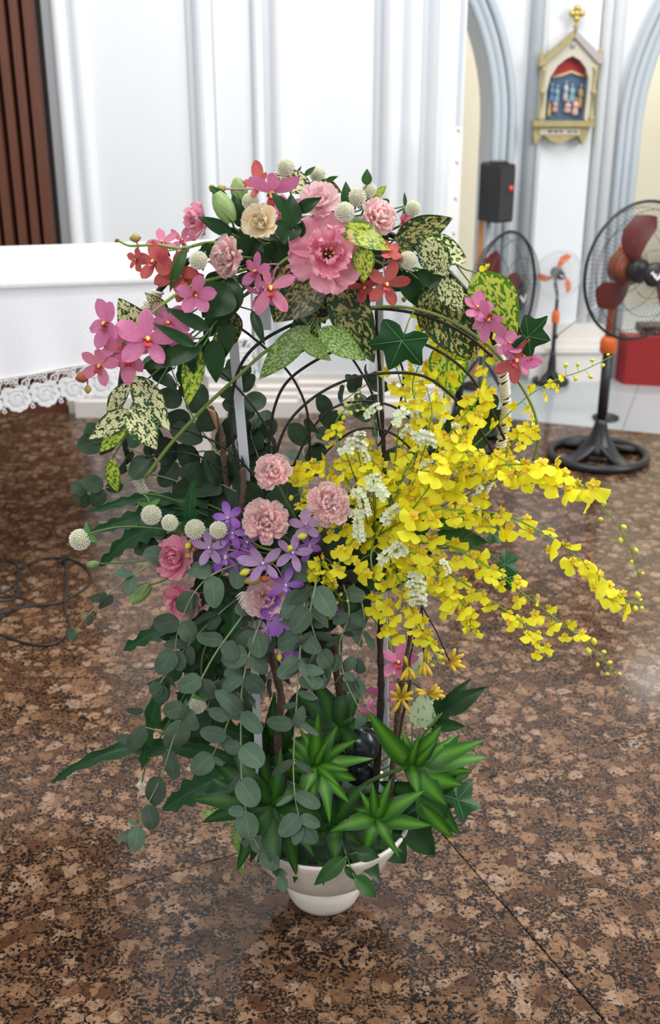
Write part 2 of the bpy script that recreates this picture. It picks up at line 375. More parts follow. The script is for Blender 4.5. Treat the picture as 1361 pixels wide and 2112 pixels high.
# ---- right wall with pointed arches
YR = 5.62
def rx(px, py=300): return at(px, py, YR).x
X1 = rx(1013, 330); X2 = at(1308, 355, YR).x; ZS = at(1013, 263, YR).z
R = 1.15; HS = .60
def arch_pts(xc, hs, R, z0, off=0, n=14):
    """pointed arch outline left-bottom .. apex .. right-bottom, grown outward by off"""
    c = hs-R; Rr = R+off; am = math.acos(min(1, (-c)/Rr)) if True else 0
    right = [(xc+c+Rr*cos(am*k/n), z0+Rr*sin(am*k/n)) for k in range(n+1)]
    left = [(2*xc-x_, z_) for x_, z_ in right]
    return [(left[0][0], 0)]+left+right[::-1][1:]+[(right[0][0], 0)]
arches = [(X1-HS, ZS), (X2+HS, ZS)]
mb = MB()
# wall face between/around arches built as strips from each arch outline to an enclosing frame
ZTR = 4.6
def wall_strip(xa, xb, arch):
    pl = arch_pts(arch[0], HS, R, arch[1]); n = len(pl)
    for y, flip in ((YR, 0), (YR+.5, 1)):
        for side in (0, 1):
            half = pl[:(n//2)+1] if side == 0 else pl[n//2:][::-1]
            xe = xa if side == 0 else xb
            vs_ = []; fs = []
            for (x_, z_) in half: vs_ += [(x_, y, z_), (xe, y, z_)]
            for i in range(len(half)-1): fs.append((2*i, 2*i+1, 2*i+3, 2*i+2))
            mb.add(vs_, fs)
        ap = pl[n//2][1]; mb.add([(xa, y, ap), (xb, y, ap), (xb, y, ZTR), (xa, y, ZTR)], [(0, 1, 2, 3)])
    vs_ = []; fs = []
    for (x_, z_) in pl: vs_ += [(x_, YR, z_), (x_, YR+.5, z_)]
    for i in range(n-1): fs.append((2*i, 2*i+1, 2*i+3, 2*i+2))
    mb.add(vs_, fs)
xm = (X1+X2)/2
wall_strip(X1-2*HS-.15, xm, arches[0]); wall_strip(xm, X2+2*HS+.4, arches[1])
wall_right = struct('wall_right', mb.mesh('wall_right', M_white, False))
# arch mouldings: three nested cool-grey rolls each
for ai, a in enumerate(arches):
    for oi_, (off, yo, r_) in enumerate([(.012, -.02, .022), (.05, -.012, .024), (.088, -.03, .018)]):
        mb = MB(); mb.tube([(x_, YR+yo, z_) for x_, z_ in arch_pts(a[0], HS, R, a[1], off, 16)], r_, 8)
        struct('trim_%d' % (5+ai*3+oi_), mb.mesh('arch_roll', M_cool), wall_right)
# pilaster between the arches
xa, xb = rx(1126, 30), rx(1238, 30)
xa = at(1108, 350, YR).x; xb = at(1211, 350, YR).x
mb = MB(); mb.box((xa, YR-.035, 0), (xb, YR+.01, ZTR)); struct('trim_11', mb.mesh('pilaster_panel', M_white, False))
for k, (xc, r_, yo, mt) in enumerate([(xa-.045, .038, -.01, M_cool), (xa-.012, .014, -.04, M_white), (xb+.03, .026, -.03, M_white), (xb+.085, .03, -.02, M_white)]):  # left roll in cool grey, its shading put into the colour
    mb = MB(); mb.tube([(xc, YR+yo, 0), (xc, YR+yo, ZTR)], r_, 12); struct('trim_%d' % (12+k), mb.mesh('column_roll', mt))
# plinth of the pilaster
mb = MB(); x0, x1 = at(1085, 740, YR).x, at(1238, 740, YR).x
for (d, z0, z1, e) in [(.11, 0, .155, 0), (.13, .155, .18, .01), (.10, .18, .21, 0), (.075, .21, .29, -.01)]:
    mb.box((x0-e, YR-d, z0), (x1+e, YR+.01, z1))
struct('trim_16', mb.mesh('plinth', M_plinth, False))
# aisle wall seen through the arches
mb = MB(); mb.box((-.3, 7.55, 0), (5, 7.65, 4.6)); wf = struct('wall_far', mb.mesh('wall_far', M_cream, False))

# ================================================================= BACKGROUND THINGS
M_cloth = pbr('white_linen', (.84, .85, .90), .8, bump=.15, bscale=220, spec=.15)
M_lace = pbr('lace_thread', (.86, .87, .89), .8, spec=.2)
M_black = pbr('black_plastic', (.012, .012, .014), .38)
M_blackm = pbr('black_metal', (.014, .014, .016), .3)
M_orange = pbr('orange_plastic', (.72, .14, .02), .4)
M_chrome = pbr('chrome', (.7, .7, .7), .2, metal=1)
M_maroon = pbr('maroon_plastic', (.14, .022, .02), .35)
M_red = pbr('red_painted_board', (.28, .012, .014), .45)
M_steel = pbr('grey_steel', (.62, .64, .65), .35, metal=.15)

# ---- altar table under its cloth
ZT_ = .95
f0 = CAM+ray(0, 572)*((ZT_-1.5)/ray(0, 572).z); f1 = CAM+ray(515, 553)*((ZT_-1.5)/ray(515, 553).z)
dx = (f1-f0).normalized(); dn = V((-dx.y, dx.x, 0)); DEP = .60
f0 = f0-dx*.55
Ltab = (f1-f0).length
TM = Matrix(((dx.x, dn.x, 0, f0.x), (dx.y, dn.y, 0, f0.y), (0, 0, 1, 0), (0, 0, 0, 1)))
tb = thing('altar_table', 'long white altar table hidden under the lace-edged cloth', 'table', TM @ V((Ltab/2, DEP/2, 0)))
mb = MB(); mb.box((.02, .02, .90), (Ltab-.02, DEP-.02, .944), 0, TM); part('table_top', mb.mesh('table_top', M_plinth, False), tb)
for (a, b) in ((.08, .08), (Ltab-.16, .30), (.08, DEP-.14), (Ltab-.16, DEP-.12)):
    mb = MB(); mb.box((a, b, 0), (a+.055, b+.055, .90), 0, TM); part('leg', mb.mesh('table_leg', M_plinth, False), tb)
# cloth: top sheet, front and side falls with a hem that sags
def hemz(u):  # u = metres along the front from the left
    X = u/Ltab; return .645+.10*max(0, (u-.45)/(Ltab-.45))**.9 if u > .45 else .645
cl = thing('altar_cloth', 'smooth white altar cloth with a rose lace border on its hem', 'tablecloth', TM @ V((Ltab/2, 0, ZT_)))
mb = MB(); NU = 60; ft = .006
rows = []
rows.append([(Ltab*i/NU, DEP, .951) for i in range(NU+1)])
rows.append([(Ltab*i/NU, .012, .952) for i in range(NU+1)])
rows.append([(Ltab*i/NU, .002, .949) for i in range(NU+1)])
rows.append([(Ltab*i/NU, -.006, .940) for i in range(NU+1)])
rows.append([(Ltab*i/NU, -.009, .92) for i in range(NU+1)])
rows.append([(Ltab*i/NU, -.006, .917) for i in range(NU+1)])
rows.append([(Ltab*i/NU, -.004, .914) for i in range(NU+1)])
for k in range(1, 9):
    rows.append([(Ltab*i/NU, -.004-.004*k/8*(1+sin(i*.7)), .914+(hemz(Ltab*i/NU)-.914)*k/8) for i in range(NU+1)])
W_ = NU+1; vs_ = [TM @ V(p) for r_ in rows for p in r_]
fs = [(r_*W_+i, r_*W_+i+1, (r_+1)*W_+i+1, (r_+1)*W_+i) for r_ in range(len(rows)-1) for i in range(NU)]
mb.add(vs_, fs)
# right end fall
er = []
for k in range(9):
    z = .951-(.951-.72)*k/8; er.append([(Ltab+.006+.003*k/8, DEP*j/8, z) for j in range(9)])
mb.add([TM @ V(p) for r_ in er for p in r_], [(a*9+j, a*9+j+1, (a+1)*9+j+1, (a+1)*9+j) for a in range(8) for j in range(8)])
part('cloth_sheet', mb.mesh('cloth_sheet', M_cloth), cl)
mb = MB(); mb.tube([TM @ V((Ltab*i/60, -.014-.004*sin(i*.7), hemz(Ltab*i/60)+.001)) for i in range(61)], .0022, 6); part('hem', mb.mesh('hem', pbr('hem_thread', (.78, .74, .70), .8)), cl)
# lace motif, unit: metres, pattern plane x/z, y thickness
def ribbon(mb, pts, w, th=.0016):
    n = len(pts); vs_ = []; fs = []
    for i, p in enumerate(pts):
        a = V(pts[max(i-1, 0)]); b = V(pts[min(i+1, n-1)]); t = (b-a); t = V((t.x, t.z)) if hasattr(t, 'z') else t
        t = t.normalized() if t.length > 0 else V((1, 0)); nx, nz = -t.y*w/2, t.x*w/2
        vs_ += [(p[0]+nx, 0, p[2]+nz), (p[0], -th, p[2]), (p[0]-nx, 0, p[2]-nz)]
    for i in range(n-1):
        a = i*3; b = a+3; fs += [(a, a+1, b+1, b), (a+1, a+2, b+2, b+1)]
    mb.add(vs_, fs)
def arc(cx, cz, r, a0, a1, n=14, sq=1): return [(cx+r*cos(radians(a0+(a1-a0)*i/n)), 0, cz+r*sq*sin(radians(a0+(a1-a0)*i/n))) for i in range(n+1)]
mb = MB(); r0 = .036
lob = [(-.020, .014, .019, 40, 230), (.018, .012, .020, -60, 140), (-.024, -.008, .015, 110, 290), (.024, -.010, .016, -110, 70), (-.012, -.024, .014, 150, 330), (.013, -.024, .014, 200, 385), (0, -.032, .011, 190, 350)]
for (cx, cz, r_, a0, a1) in lob:
    for s_ in (1, .74, .5): ribbon(mb, arc(cx, cz, r_*s_, a0, a1), .0042)
for k in range(5): ribbon(mb, arc(0, -.004, .019-.0037*k, 20+50*k, 250+62*k), .0036)
for k in range(7): ribbon(mb, [(0, 0, -.004), (.013*cos(k*.9), 0, -.004+.013*sin(k*.9))], .002)
ribbon(mb, arc(0, 0, .024, 60, 130), .005)
# filled ground of the rose (openwork suggested by gaps between the cords)
M_net = pbr('lace_net_grey', (.72, .74, .78), .9)
L_rose = mb.mesh('lace_rose', M_lace)
mb = MB(); c_ = 22; mb.add([(0, .0012, 0)]+[(.035*cos(2*pi*k/c_)*(1+.06*sin(5*2*pi*k/c_)), .0012, -.004+.034*sin(2*pi*k/c_)*(1+.06*cos(5*2*pi*k/c_))) for k in range(c_)], [(0, k+1, (k+1) % c_+1) for k in range(c_)])
L_net = mb.mesh('rose_ground', M_net)
mb = MB(); ribbon(mb, [(0, 0, -.014), (-.009, 0, -.006), (-.010, 0, .004), (-.003, 0, .013), (.006, 0, .019), (.010, 0, .008), (.008, 0, -.004), (0, 0, -.014)], .004); ribbon(mb, [(0, 0, -.012), (.002, 0, .01)], .003); L_leaf = mb.mesh('lace_leaf', M_lace)
mb = MB(); ribbon(mb, arc(0, 0, .0052, 0, 360, 12), .0034); L_ring = mb.mesh('lace_ring', M_lace)
mb = MB(); pitch = .083; rnd = random.Random(5)
for k in range(34):
    a = rnd.random()*6.28; x = rnd.uniform(-pitch/2, pitch/2); z = rnd.uniform(-.055, .028); l = .011
    ribbon(mb, [(x, 0, z), (x+l*cos(a), 0, z+l*sin(a))], .0013)
ribbon(mb, [(-pitch/2, 0, .03), (pitch/2, 0, .03)], .003); ribbon(mb, [(-pitch/2, 0, -.028), (pitch/2, 0, -.028)], .0018)
L_bars = mb.mesh('lace_bars', M_lace)
nR = int(Ltab/pitch)
for k in range(nR):
    u = Ltab-pitch*(k+.5); z = hemz(u)-.062; dz = (hemz(u+.03)-hemz(u-.03))/.06
    Rm = TM @ Matrix.Translation((u, -.016, z)) @ Matrix.Rotation(-atan2(dz, 1), 4, 'Y')
    part('lace_rose', L_rose, cl, Rm); part('rose_ground', L_net, cl, Rm); part('lace_bars', L_bars, cl, Rm @ Matrix.Translation((pitch/2, .001, .028)))
    part('lace_leaf', L_leaf, cl, Rm @ Matrix.Translation((pitch*.42, 0, .036)) @ Matrix.Rotation(radians(20), 4, 'Y'))
    for (a, b) in ((-.004, .050), (.011, .053), (.008, .040), (.05, .052), (-.018, .052), (.041, -.02), (.046, .012), (.04, -.034)):
        part('lace_ring', L_ring, cl, Rm @ Matrix.Translation((a, 0, b)))
# side fall lace on the right end
for k in range(6):
    Rm = TM @ Matrix.Translation((Ltab+.012, pitch*(k+.5), .72-.062)) @ Matrix.Rotation(pi/2, 4, 'Z')
    part('lace_rose', L_rose, cl, Rm); part('rose_ground', L_net, cl, Rm); part('lace_bars', L_bars, cl, Rm @ Matrix.Translation((0, .001, .028)))

# ---- fans
def fan(label, base, hub, yaw, Rc, base_r, pole_r, cap_r, blade_mat, motor_mat, frame_mat, collar_mat, pitch_=0, nblade=3, wire=.0009, nsp=64, spin=0, blade_l=.8, wire_mat=None, knob=True, rim=.006, cage_scale=1, blade_w=.5):
    t = thing('standing_fan', label, 'fan', base); wire_mat = wire_mat or M_blackm
    bz = base.z; B = Matrix.Translation(base)
    # base: ring with four spokes and a flared hub
    mb = MB(); mb.tube([B @ V((base_r*cos(2*pi*k/48), base_r*sin(2*pi*k/48), .018)) for k in range(48)], .017 if base_r > .15 else .012, 10, closed=True)
    part('base_ring', mb.mesh('base_ring', frame_mat), t)
    for k in range(4):
        a = 2*pi*k/4+.5; mb = MB(); d = V((cos(a), sin(a), 0)); s_ = V((-sin(a), cos(a), 0))
        pr = []
        for i in range(9):
            q = i/8; rr = base_r*(.18+.82*q); pr.append((rr, base_r*(.16+.10*q**3+.06*(1-q)), .018+.055*(1-q)**2))
        vs_ = [];
        for (rr, w, z) in pr: vs_ += [B @ (d*rr+s_*w+V((0, 0, z-.008))), B @ (d*rr+s_*w*.6+V((0, 0, z+.006))), B @ (d*rr-s_*w*.6+V((0, 0, z+.006))), B @ (d*rr-s_*w+V((0, 0, z-.008)))]
        fs = []
        for i in range(8):
            for j in range(4): l = (j+1) % 4; fs.append((i*4+j, i*4+l, (i+1)*4+l, (i+1)*4+j))
        mb.add(vs_, fs); part('base_spoke', mb.mesh('base_spoke', frame_mat), t)
    mb = MB(); mb.lathe([(base_r*.40, .03), (base_r*.34, .055), (base_r*.26, .075), (pole_r*1.9, .11), (pole_r*1.35, .15), (pole_r*1.25, .17)], 28, 0, B); part('base_hub', mb.mesh('base_hub', frame_mat), t)
    H = hub.z-bz; ax = V((sin(yaw), -cos(yaw), sin(pitch_))).normalized()     # direction the fan faces
    up = (V((0, 0, 1))-ax*ax.z).normalized(); si = up.cross(ax)
    back = hub-ax*(Rc*.42); neck = V((base.x, base.y, 0))
    zc = bz+H*.62
    mb = MB(); mb.tube([base+V((0, 0, .12)), V((base.x, base.y, zc))], pole_r, 14); part('pole', mb.mesh('pole', frame_mat), t)
    mb = MB(); mb.lathe([(pole_r*1.5, zc-.035), (pole_r*1.75, zc-.03), (pole_r*1.75, zc+.012), (pole_r*1.25, zc+.03)], 18, 0, Matrix.Translation((base.x, base.y, 0))); part('collar', mb.mesh('collar', collar_mat), t)
    mb = MB(); mb.tube(crom([V((base.x, base.y, zc)), V((base.x, base.y, zc+(hub.z-zc)*.45)), back+V((0, 0, -.05)), back+V((0, 0, -.01))], 6), [pole_r*.7, pole_r*.95], 12); part('neck', mb.mesh('neck', motor_mat if knob else frame_mat), t)
    Mh = Matrix((( si.x, up.x, ax.x, hub.x), (si.y, up.y, ax.y, hub.y), (si.z, up.z, ax.z, hub.z), (0, 0, 0, 1)))
    r_ = Rc*.26
    mb = MB(); mb.lathe([(0.001, -Rc*.62), (r_*.6, -Rc*.6), (r_*.92, -Rc*.5), (r_, -Rc*.36), (r_*.96, -Rc*.24), (r_*.6, -Rc*.18)], 24, 0, Mh); part('motor_housing', mb.mesh('motor_housing', motor_mat), t)
    if knob:
        mb = MB(); mb.lathe([(.012, 0), (.014, .02), (.009, .035)], 14, 0, Mh @ Matrix.Translation((0, r_*.7, -Rc*.5)) @ Matrix.Rotation(-pi/2, 4, 'X')); part('oscillation_knob', mb.mesh('oscillation_knob', collar_mat), t)
    # blades
    bm_ = MB(); nL, nW = 9, 7; vs_ = []
    for i in range(nL+1):
        q = i/nL; rr = Rc*(.16+(blade_l-.16)*q); w0 = blade_w*(.55+.75*sin(pi*min(1, q*.78+.08)))*(1-.35*max(0, q-.8)/.2)
        for j in range(nW+1):
            a = (j/nW-.5)*w0*1.15+q*.55; vs_.append(Mh @ V((rr*sin(a), rr*cos(a), -Rc*.07+(j/nW-.5)*Rc*.15*(1-.4*q))))
    bm_.add(vs_, [(i*(nW+1)+j, i*(nW+1)+j+1, (i+1)*(nW+1)+j+1, (i+1)*(nW+1)+j) for i in range(nL) for j in range(nW)])
    me = None
    for k in range(nblade):
        R_ = Mh @ Matrix.Rotation(spin+2*pi*k/nblade, 4, 'Z') @ Mh.inverted()
        m2 = MB(); m2.v = [tuple(R_ @ V(p)) for p in bm_.v]; m2.f = bm_.f; m2.m = bm_.m; part('blade', m2.mesh('blade', blade_mat), t)
    mb = MB(); mb.lathe([(Rc*.17, -Rc*.14), (Rc*.18, 0), (Rc*.12, Rc*.05), (.001, Rc*.06)], 24, 0, Mh); part('blade_hub', mb.mesh('blade_hub', blade_mat if nblade == 5 else M_black), t)
    # cage
    def prof_(side): return [(cap_r*.9, side*Rc*.30), (Rc*.55, side*Rc*.27), (Rc*.82, side*Rc*.20), (Rc*.95, side*Rc*.09), (Rc, side*.003)]
    for side, nm in ((1, 'front_grille'), (-1, 'rear_grille')):
        mb = MB(); pf = crom([V((a, 0, b)) for a, b in prof_(side)], 3)
        for k in range(nsp):
            a = 2*pi*(k+(0 if side > 0 else .5))/nsp; tw = .22*side
            mb.tube([Mh @ V((p.x*sin(a+tw*(1-p.x/Rc)), p.x*cos(a+tw*(1-p.x/Rc)), p.z)) for p in pf], wire, 3, cap=False)
        for q in (.35, .62, .9):
            rr = Rc*q; z = side*Rc*(.29 if q < .5 else (.255 if q < .8 else .15))
            mb.tube([Mh @ V((rr*sin(2*pi*k/48), rr*cos(2*pi*k/48), z)) for k in range(48)], wire*1.6, 4, closed=True)
        part(nm, mb.mesh(nm, wire_mat), t, kind='stuff')
    mb = MB(); mb.tube([Mh @ V((Rc*sin(2*pi*k/64), Rc*cos(2*pi*k/64), 0)) for k in range(64)], rim, 8, closed=True); part('cage_rim', mb.mesh('cage_rim', frame_mat if rim > .003 else wire_mat), t)
    mb = MB(); mb.lathe([(cap_r, Rc*.28), (cap_r, Rc*.31), (cap_r*.85, Rc*.325), (.001, Rc*.33)], 28, 0, Mh); cp = part('grille_cap', mb.mesh('grille_cap', M_black), t)
    # white swoosh emblem on the cap
    mb = MB(); e = cap_r
    for pl in ([(-.55, .12), (-.30, .30), (-.12, .02), (.08, .10), (-.02, -.30), (-.20, -.12), (-.32, .08)], [(.10, -.42), (.02, -.18), (.22, -.12), (.38, .10), (.42, .34), (.58, .20), (.50, -.10), (.32, -.34)]):
        mb.prism([(a*e*1.1, b*e*1.1) for a, b in pl], Rc*.332, Rc*.336, 'z')
    mb.v = [tuple(Mh @ V(p)) for p in mb.v]; part('emblem', mb.mesh('emblem', pbr('white_print', (.8, .8, .8), .5), False), cp)
    return t
b1 = fl(1232, 945)
hb = at(1322, 560, b1.y-.05)
fan('large black pedestal fan with orange motor and maroon blades standing on the granite', V((b1.x, b1.y, 0)), hb, radians(24), .262, .195, .019, .046, M_maroon, pbr('orange_brown_motor', (.34, .085, .03), .4), M_black, M_orange, spin=radians(148), blade_w=.62, wire=.0008, nsp=90)
b2 = fl(1135, 792)
fan('small black pedestal fan with three orange blades standing on the grey tiles', V((b2.x, b2.y, 0)), at(1153, 566, b2.y-.04), radians(6), .117, .082, .011, .02, M_orange, M_black, M_black, M_orange, spin=radians(5), blade_w=.34, wire=.0006, nsp=44, wire_mat=M_steel, knob=False, rim=.0022, blade_l=.9)
P3 = at(1040, 610, 4.45)
fan('large black fan turned sideways behind the drooping variegated leaves, in front of the loudspeaker', V((P3.x-.16, 4.50, 0)), P3, radians(52), .252, .19, .019, .045, M_maroon, M_maroon, M_black, M_black, spin=radians(60), wire=.0008, nsp=80, rim=.007)
# third fan mast elbow in grey steel leaning between the two fans
mb = MB(); a_, b_ = at(1146, 694, 4.9), at(1275, 596, 4.86); mb.tube([a_, b_], .0035, 8)
rod = thing('microphone_boom', 'thin grey metal boom slanting up between the small fan and the large fan', 'microphone stand', (a_.x, 4.9, 0))
part('boom_arm', mb.mesh('boom_arm', M_steel), rod)
mb = MB(); a2 = a_.lerp(b_, 1.0); mb.tube([V((a2.x, a2.y, 0)), a2], .006, 8); part('upright', mb.mesh('upright', M_black), rod)
mb = MB(); mb.lathe([(.06, 0), (.06, .012), (.012, .022)], 20, 0, Matrix.Translation((a2.x, a2.y, 0))); part('foot', mb.mesh('foot', M_black), rod)
mb = MB(); mb.ball(a_, .012); part('clamp', mb.mesh('clamp', M_black), rod)

# ---- loudspeaker on pole
ps = at(1025, 400, 5.2)
t = thing('loudspeaker', 'black loudspeaker with a red round badge mounted on the silver pole', 'speaker', (ps.x, ps.y, at(1020, 460, 5.2).z))
zt, zb = at(1010, 339, 5.2).z, at(1010, 455, 5.2).z
xl, xm_, xr_ = at(989, 400, 5.2).x, at(1020, 400, 5.2).x, at(1059, 400, 5.2).x
poly = [(xl, 5.22), (xm_, 5.10), (xr_-.005, 5.16), (xr_, 5.22), (xr_-.03, 5.36), (xl+.03, 5.36)]
mb = MB(); mb.prism(poly, zb, zt, 'z'); part('cabinet', mb.mesh('cabinet', pbr('speaker_cabinet', (.02, .02, .022), .6, bump=.2, bscale=300), False), t)
mb = MB(); nn = V((xr_-.005-xm_, .06, 0)); u_ = nn.normalized(); w_ = V((u_.y, -u_.x, 0))
GM = Matrix(((u_.x, 0, w_.x, xm_), (u_.y, 0, w_.y, 5.10), (0, 1, 0, zb), (0, 0, 0, 1)))
L_ = nn.length; mb.box((.006, .012, -.002), (L_-.004, zt-zb-.012, .006), 0, GM); part('grille', mb.mesh('speaker_grille', pbr('speaker_grille', (.035, .035, .036), .5, bump=.6, bscale=900), False), t)
mb = MB(); mb.lathe([(.013, 0), (.013, .006), (.001, .008)], 20, 0, GM @ Matrix.Translation((L_*.72, (zt-zb)*.60, .006))); part('badge', mb.mesh('badge', pbr('red_badge', (.75, .06, .05), .4)), t, label='small round red badge on the grille')
mb = MB(); mb.box((xm_-.02, 5.16, zt), (xm_+.05, 5.28, zt+.012)); part('handle', mb.mesh('handle', M_black, False), t)
t = thing('speaker_stand', 'silver pole stand holding up the black loudspeaker', 'speaker stand', (at(1004, 480, 5.28).x, 5.28, 0))
px_ = at(1006, 470, 5.28).x
mb = MB(); mb.tube([(px_, 5.28, .02), (px_, 5.28, zb)], .013, 12); part('pole', mb.mesh('stand_pole', M_steel), t)
for k in range(3):
    a = 2*pi*k/3+.4; mb = MB(); mb.tube([(px_, 5.28, .2), (px_+.13*cos(a), 5.28+.13*sin(a), .01)], .009, 8); part('leg', mb.mesh('stand_leg', M_black), t)
px_ = at(992, 470, 5.40).x
t = thing('wooden_post', 'thin orange-brown wooden post beside the silver speaker pole', 'post', (px_, 5.40, 0))
mb = MB(); mb.box((px_-.012, 5.39, .015), (px_+.012, 5.412, at(992, 445, 5.40).z)); part('shaft', mb.mesh('shaft', pbr('orange_wood', (.55, .25, .09), .45), False), t)
mb = MB(); mb.lathe([(.07, 0), (.07, .012), (.02, .03)], 20, 0, Matrix.Translation((px_, 5.40, 0))); part('foot', mb.mesh('post_foot', M_dark), t)

# ---- white display board beside the column
t = thing('display_board', 'narrow white display board with small green leaf prints beside the white column', 'board', (.57, 4.80, 0))
p0 = at(955, 262, 4.80); zb0 = p0.z
mb = MB(); mb.box((p0.x-.055, 4.80, .0), (p0.x, 4.82, zb0)); part('panel', mb.mesh('panel', pbr('gloss_white', (.86, .87, .86), .3), False), t)
M_lf = pbr('green_print', (.10, .16, .07), .6)
for (x_, y_) in ((946.5, 269), (943.5, 335), (940.5, 410), (937, 482), (934, 560)):
    q = at(x_, y_, 4.7985); mb = MB(); mb.prism([(q.x-.009, q.z+.004), (q.x-.001, q.z+.003), (q.x+.004, q.z-.010), (q.x-.004, q.z-.002)], 4.7975, 4.80); part('leaf_print', mb.mesh('leaf_print', M_lf, False), t)

# ---- red box and the dark thing standing on it
c0, c1, c2 = fl(1268, 783), fl(1286, 793), fl(1400, 799)
d1 = (c0-c1); d2 = (c2-c1); zt = at(1286, 697, c1.y).z
t = thing('red_box', 'dark red plinth box on the grey tiles under the large fan', 'box', (c1+d2*.5))
mb = MB(); pl = [c1, c2, c2+d1, c0]; mb.prism([(p.x, p.y) for p in pl], 0, zt, 'z'); part('body', mb.mesh('box_body', M_red, False), t)
mb = MB(); cc = sum(pl, V())/4; mb.prism([((p-cc).x*1.02+cc.x, (p-cc).y*1.02+cc.y) for p in pl], zt-.004, zt+.008, 'z'); part('lid', mb.mesh('box_lid', M_red, False), t)
q = at(1352, 682, c1.y+.1)
t = thing('kneeler_pad', 'dark brown studded pad lying on top of the red box', 'cushion', (q.x, q.y, zt+.008))
mb = MB(); mb.box((q.x-.09, q.y-.07, zt+.008), (q.x+.16, q.y+.06, zt+.05)); part('pad', mb.mesh('pad', pbr('dark_leather', (.03, .012, .01), .4), False), t)
for k in range(7):
    mb = MB(); mb.ball((q.x-.08+k*.035, q.y-.071, zt+.02), .005, 8, 6); part('stud', mb.mesh('stud', pbr('brass', (.6, .42, .15), .3, metal=1)), t)

# ---- plaque: gabled shrine relief on the pilaster
M_gild = pbr('aged_gilding', (.42, .36, .17), .45, metal=.25, var=.3, nscale=30)
M_stone = pbr('painted_cream_stone', (.56, .54, .44), .6, var=.15, nscale=20)
M_mauve = pbr('mauve_grey_paint', (.45, .40, .40), .6)
YP = YR-.05
ctr = at(1167, 160, YP); k_ = depth(ctr)/F
t = thing('relief_plaque', 'gilded gabled wall plaque with a painted relief of robed figures and a cross finial', 'plaque', (ctr.x, YP, ctr.z))
def g(x_, y_): return (ctr.x+(x_-1167)*k_+(y_-160)*k_*.0, ctr.z-(y_-160)*k_*1.0)
def gp(l): return [g(*p) for p in l]
mb = MB(); body = gp([(1112, 250), (1112, 130), (1174, 80), (1232, 124), (1218, 250)])
# frame body with pointed niche opening
nic = gp([(1126, 240), (1126, 185), (1131, 160), (1144, 138), (1160, 125), (1174, 119), (1190, 127), (1203, 142), (1210, 162), (1210, 190), (1208, 240)])
outl = gp([(1112, 252), (1112, 185), (1112, 160), (1112, 135), (1140, 112), (1174, 82), (1202, 106), (1228, 128), (1227, 162), (1224, 190), (1220, 252)])
n = len(nic); D0, D1 = YP-.045, YP+.012
vs_ = [(p[0], D0, p[1]) for p in outl]+[(p[0], D0, p[1]) for p in nic]+[(p[0], D1, p[1]) for p in outl]+[(p[0], D1, p[1]) for p in nic]
fs = []
for i in range(n-1): fs += [(i, i+1, n+i+1, n+i), (n+i, n+i+1, 3*n+i+1, 3*n+i), (i+1, i, 2*n+i, 2*n+i+1)]
mb.add(vs_, fs); part('frame', mb.mesh('plaque_frame', M_stone, False), t)
mb = MB(); mb.prism(gp([(1120, 245), (1120, 170), (1140, 130), (1174, 112), (1205, 132), (1215, 170), (1213, 245)]), YP+.0, YP+.012); rb = part('relief_ground', mb.mesh('relief_ground', pbr('relief_blue', (.06, .12, .22), .5, var=.4, nscale=25), False), t)
mb = MB(); mb.prism(gp([(1134, 158), (1146, 138), (1174, 119), (1200, 138), (1207, 158), (1190, 150), (1176, 146), (1160, 152)]), YP-.006, YP+.002); part('red_sky', mb.mesh('red_sky', pbr('red_sky_paint', (.36, .02, .025), .5), False), rb)
mb = MB(); mb.tube([(*g(1138, 160)[:1], YP-.006, g(1138, 160)[1]), (g(1155, 156)[0], YP-.008, g(1155, 156)[1]), (g(1176, 149)[0], YP-.009, g(1176, 149)[1]), (g(1204, 158)[0], YP-.006, g(1204, 158)[1])], .007, 8); part('cloud', mb.mesh('cloud', pbr('yellow_cloud', (.62, .45, .22), .6)), rb)
skin_ = pbr('relief_flesh', (.60, .38, .30), .6)
figs = [(1139, 190, 9, 38, (.10, .20, .36)), (1150, 192, 8, 36, (.22, .36, .44)), (1168, 186, 8, 40, (.44, .46, .46)), (1181, 190, 9, 36, (.22, .40, .46)), (1199, 196, 8, 48, (.42, .26, .09)), (1136, 214, 6, 44, (.50, .38, .12)), (1148, 214, 9, 26, (.55, .36, .34)), (1174, 216, 11, 24, (.60, .40, .37)), (1190, 216, 10, 34, (.62, .42, .38))]
for i, (fx, fy, w, h, c) in enumerate(figs):
    mb = MB(); x_, z_ = g(fx, fy); a = h*k_/2; wr = w*k_*.72
    mb.lathe([(wr*.9, -a), (wr*1.0, -a*.6), (wr*.75, 0), (wr*.95, a*.45), (wr*.3, a*.62), (wr*.25, a*.7)], 10, 0, Matrix.Translation((x_, YP-.010, z_)))
    mb.ball((x_, YP-.014, z_+a*.86), (wr*.36, wr*.36, wr*.42), 8, 6, 1)
    mb.tube([(x_-wr*.7, YP-.016, z_+a*.35), (x_-wr*.2, YP-.026, z_), (x_+wr*.8, YP-.026, z_+a*.15)], wr*.22, 6, 0)
    part('figure', mb.mesh('relief_figure', [pbr('robe_%d' % i, c, .6), skin_]), rb, label=None)
for nm, pl in (('gable_roof', [(1106, 140), (1108, 128), (1172, 72), (1174, 84), (1118, 134)]), ('gable_roof', [(1174, 84), (1176, 72), (1236, 122), (1236, 134), (1226, 133)])):
    mb = MB(); mb.prism(gp(pl), YP-.062, YP); part(nm, mb.mesh('gable_roof', M_gild if pl[0][0] < 1150 else M_mauve, False), t)
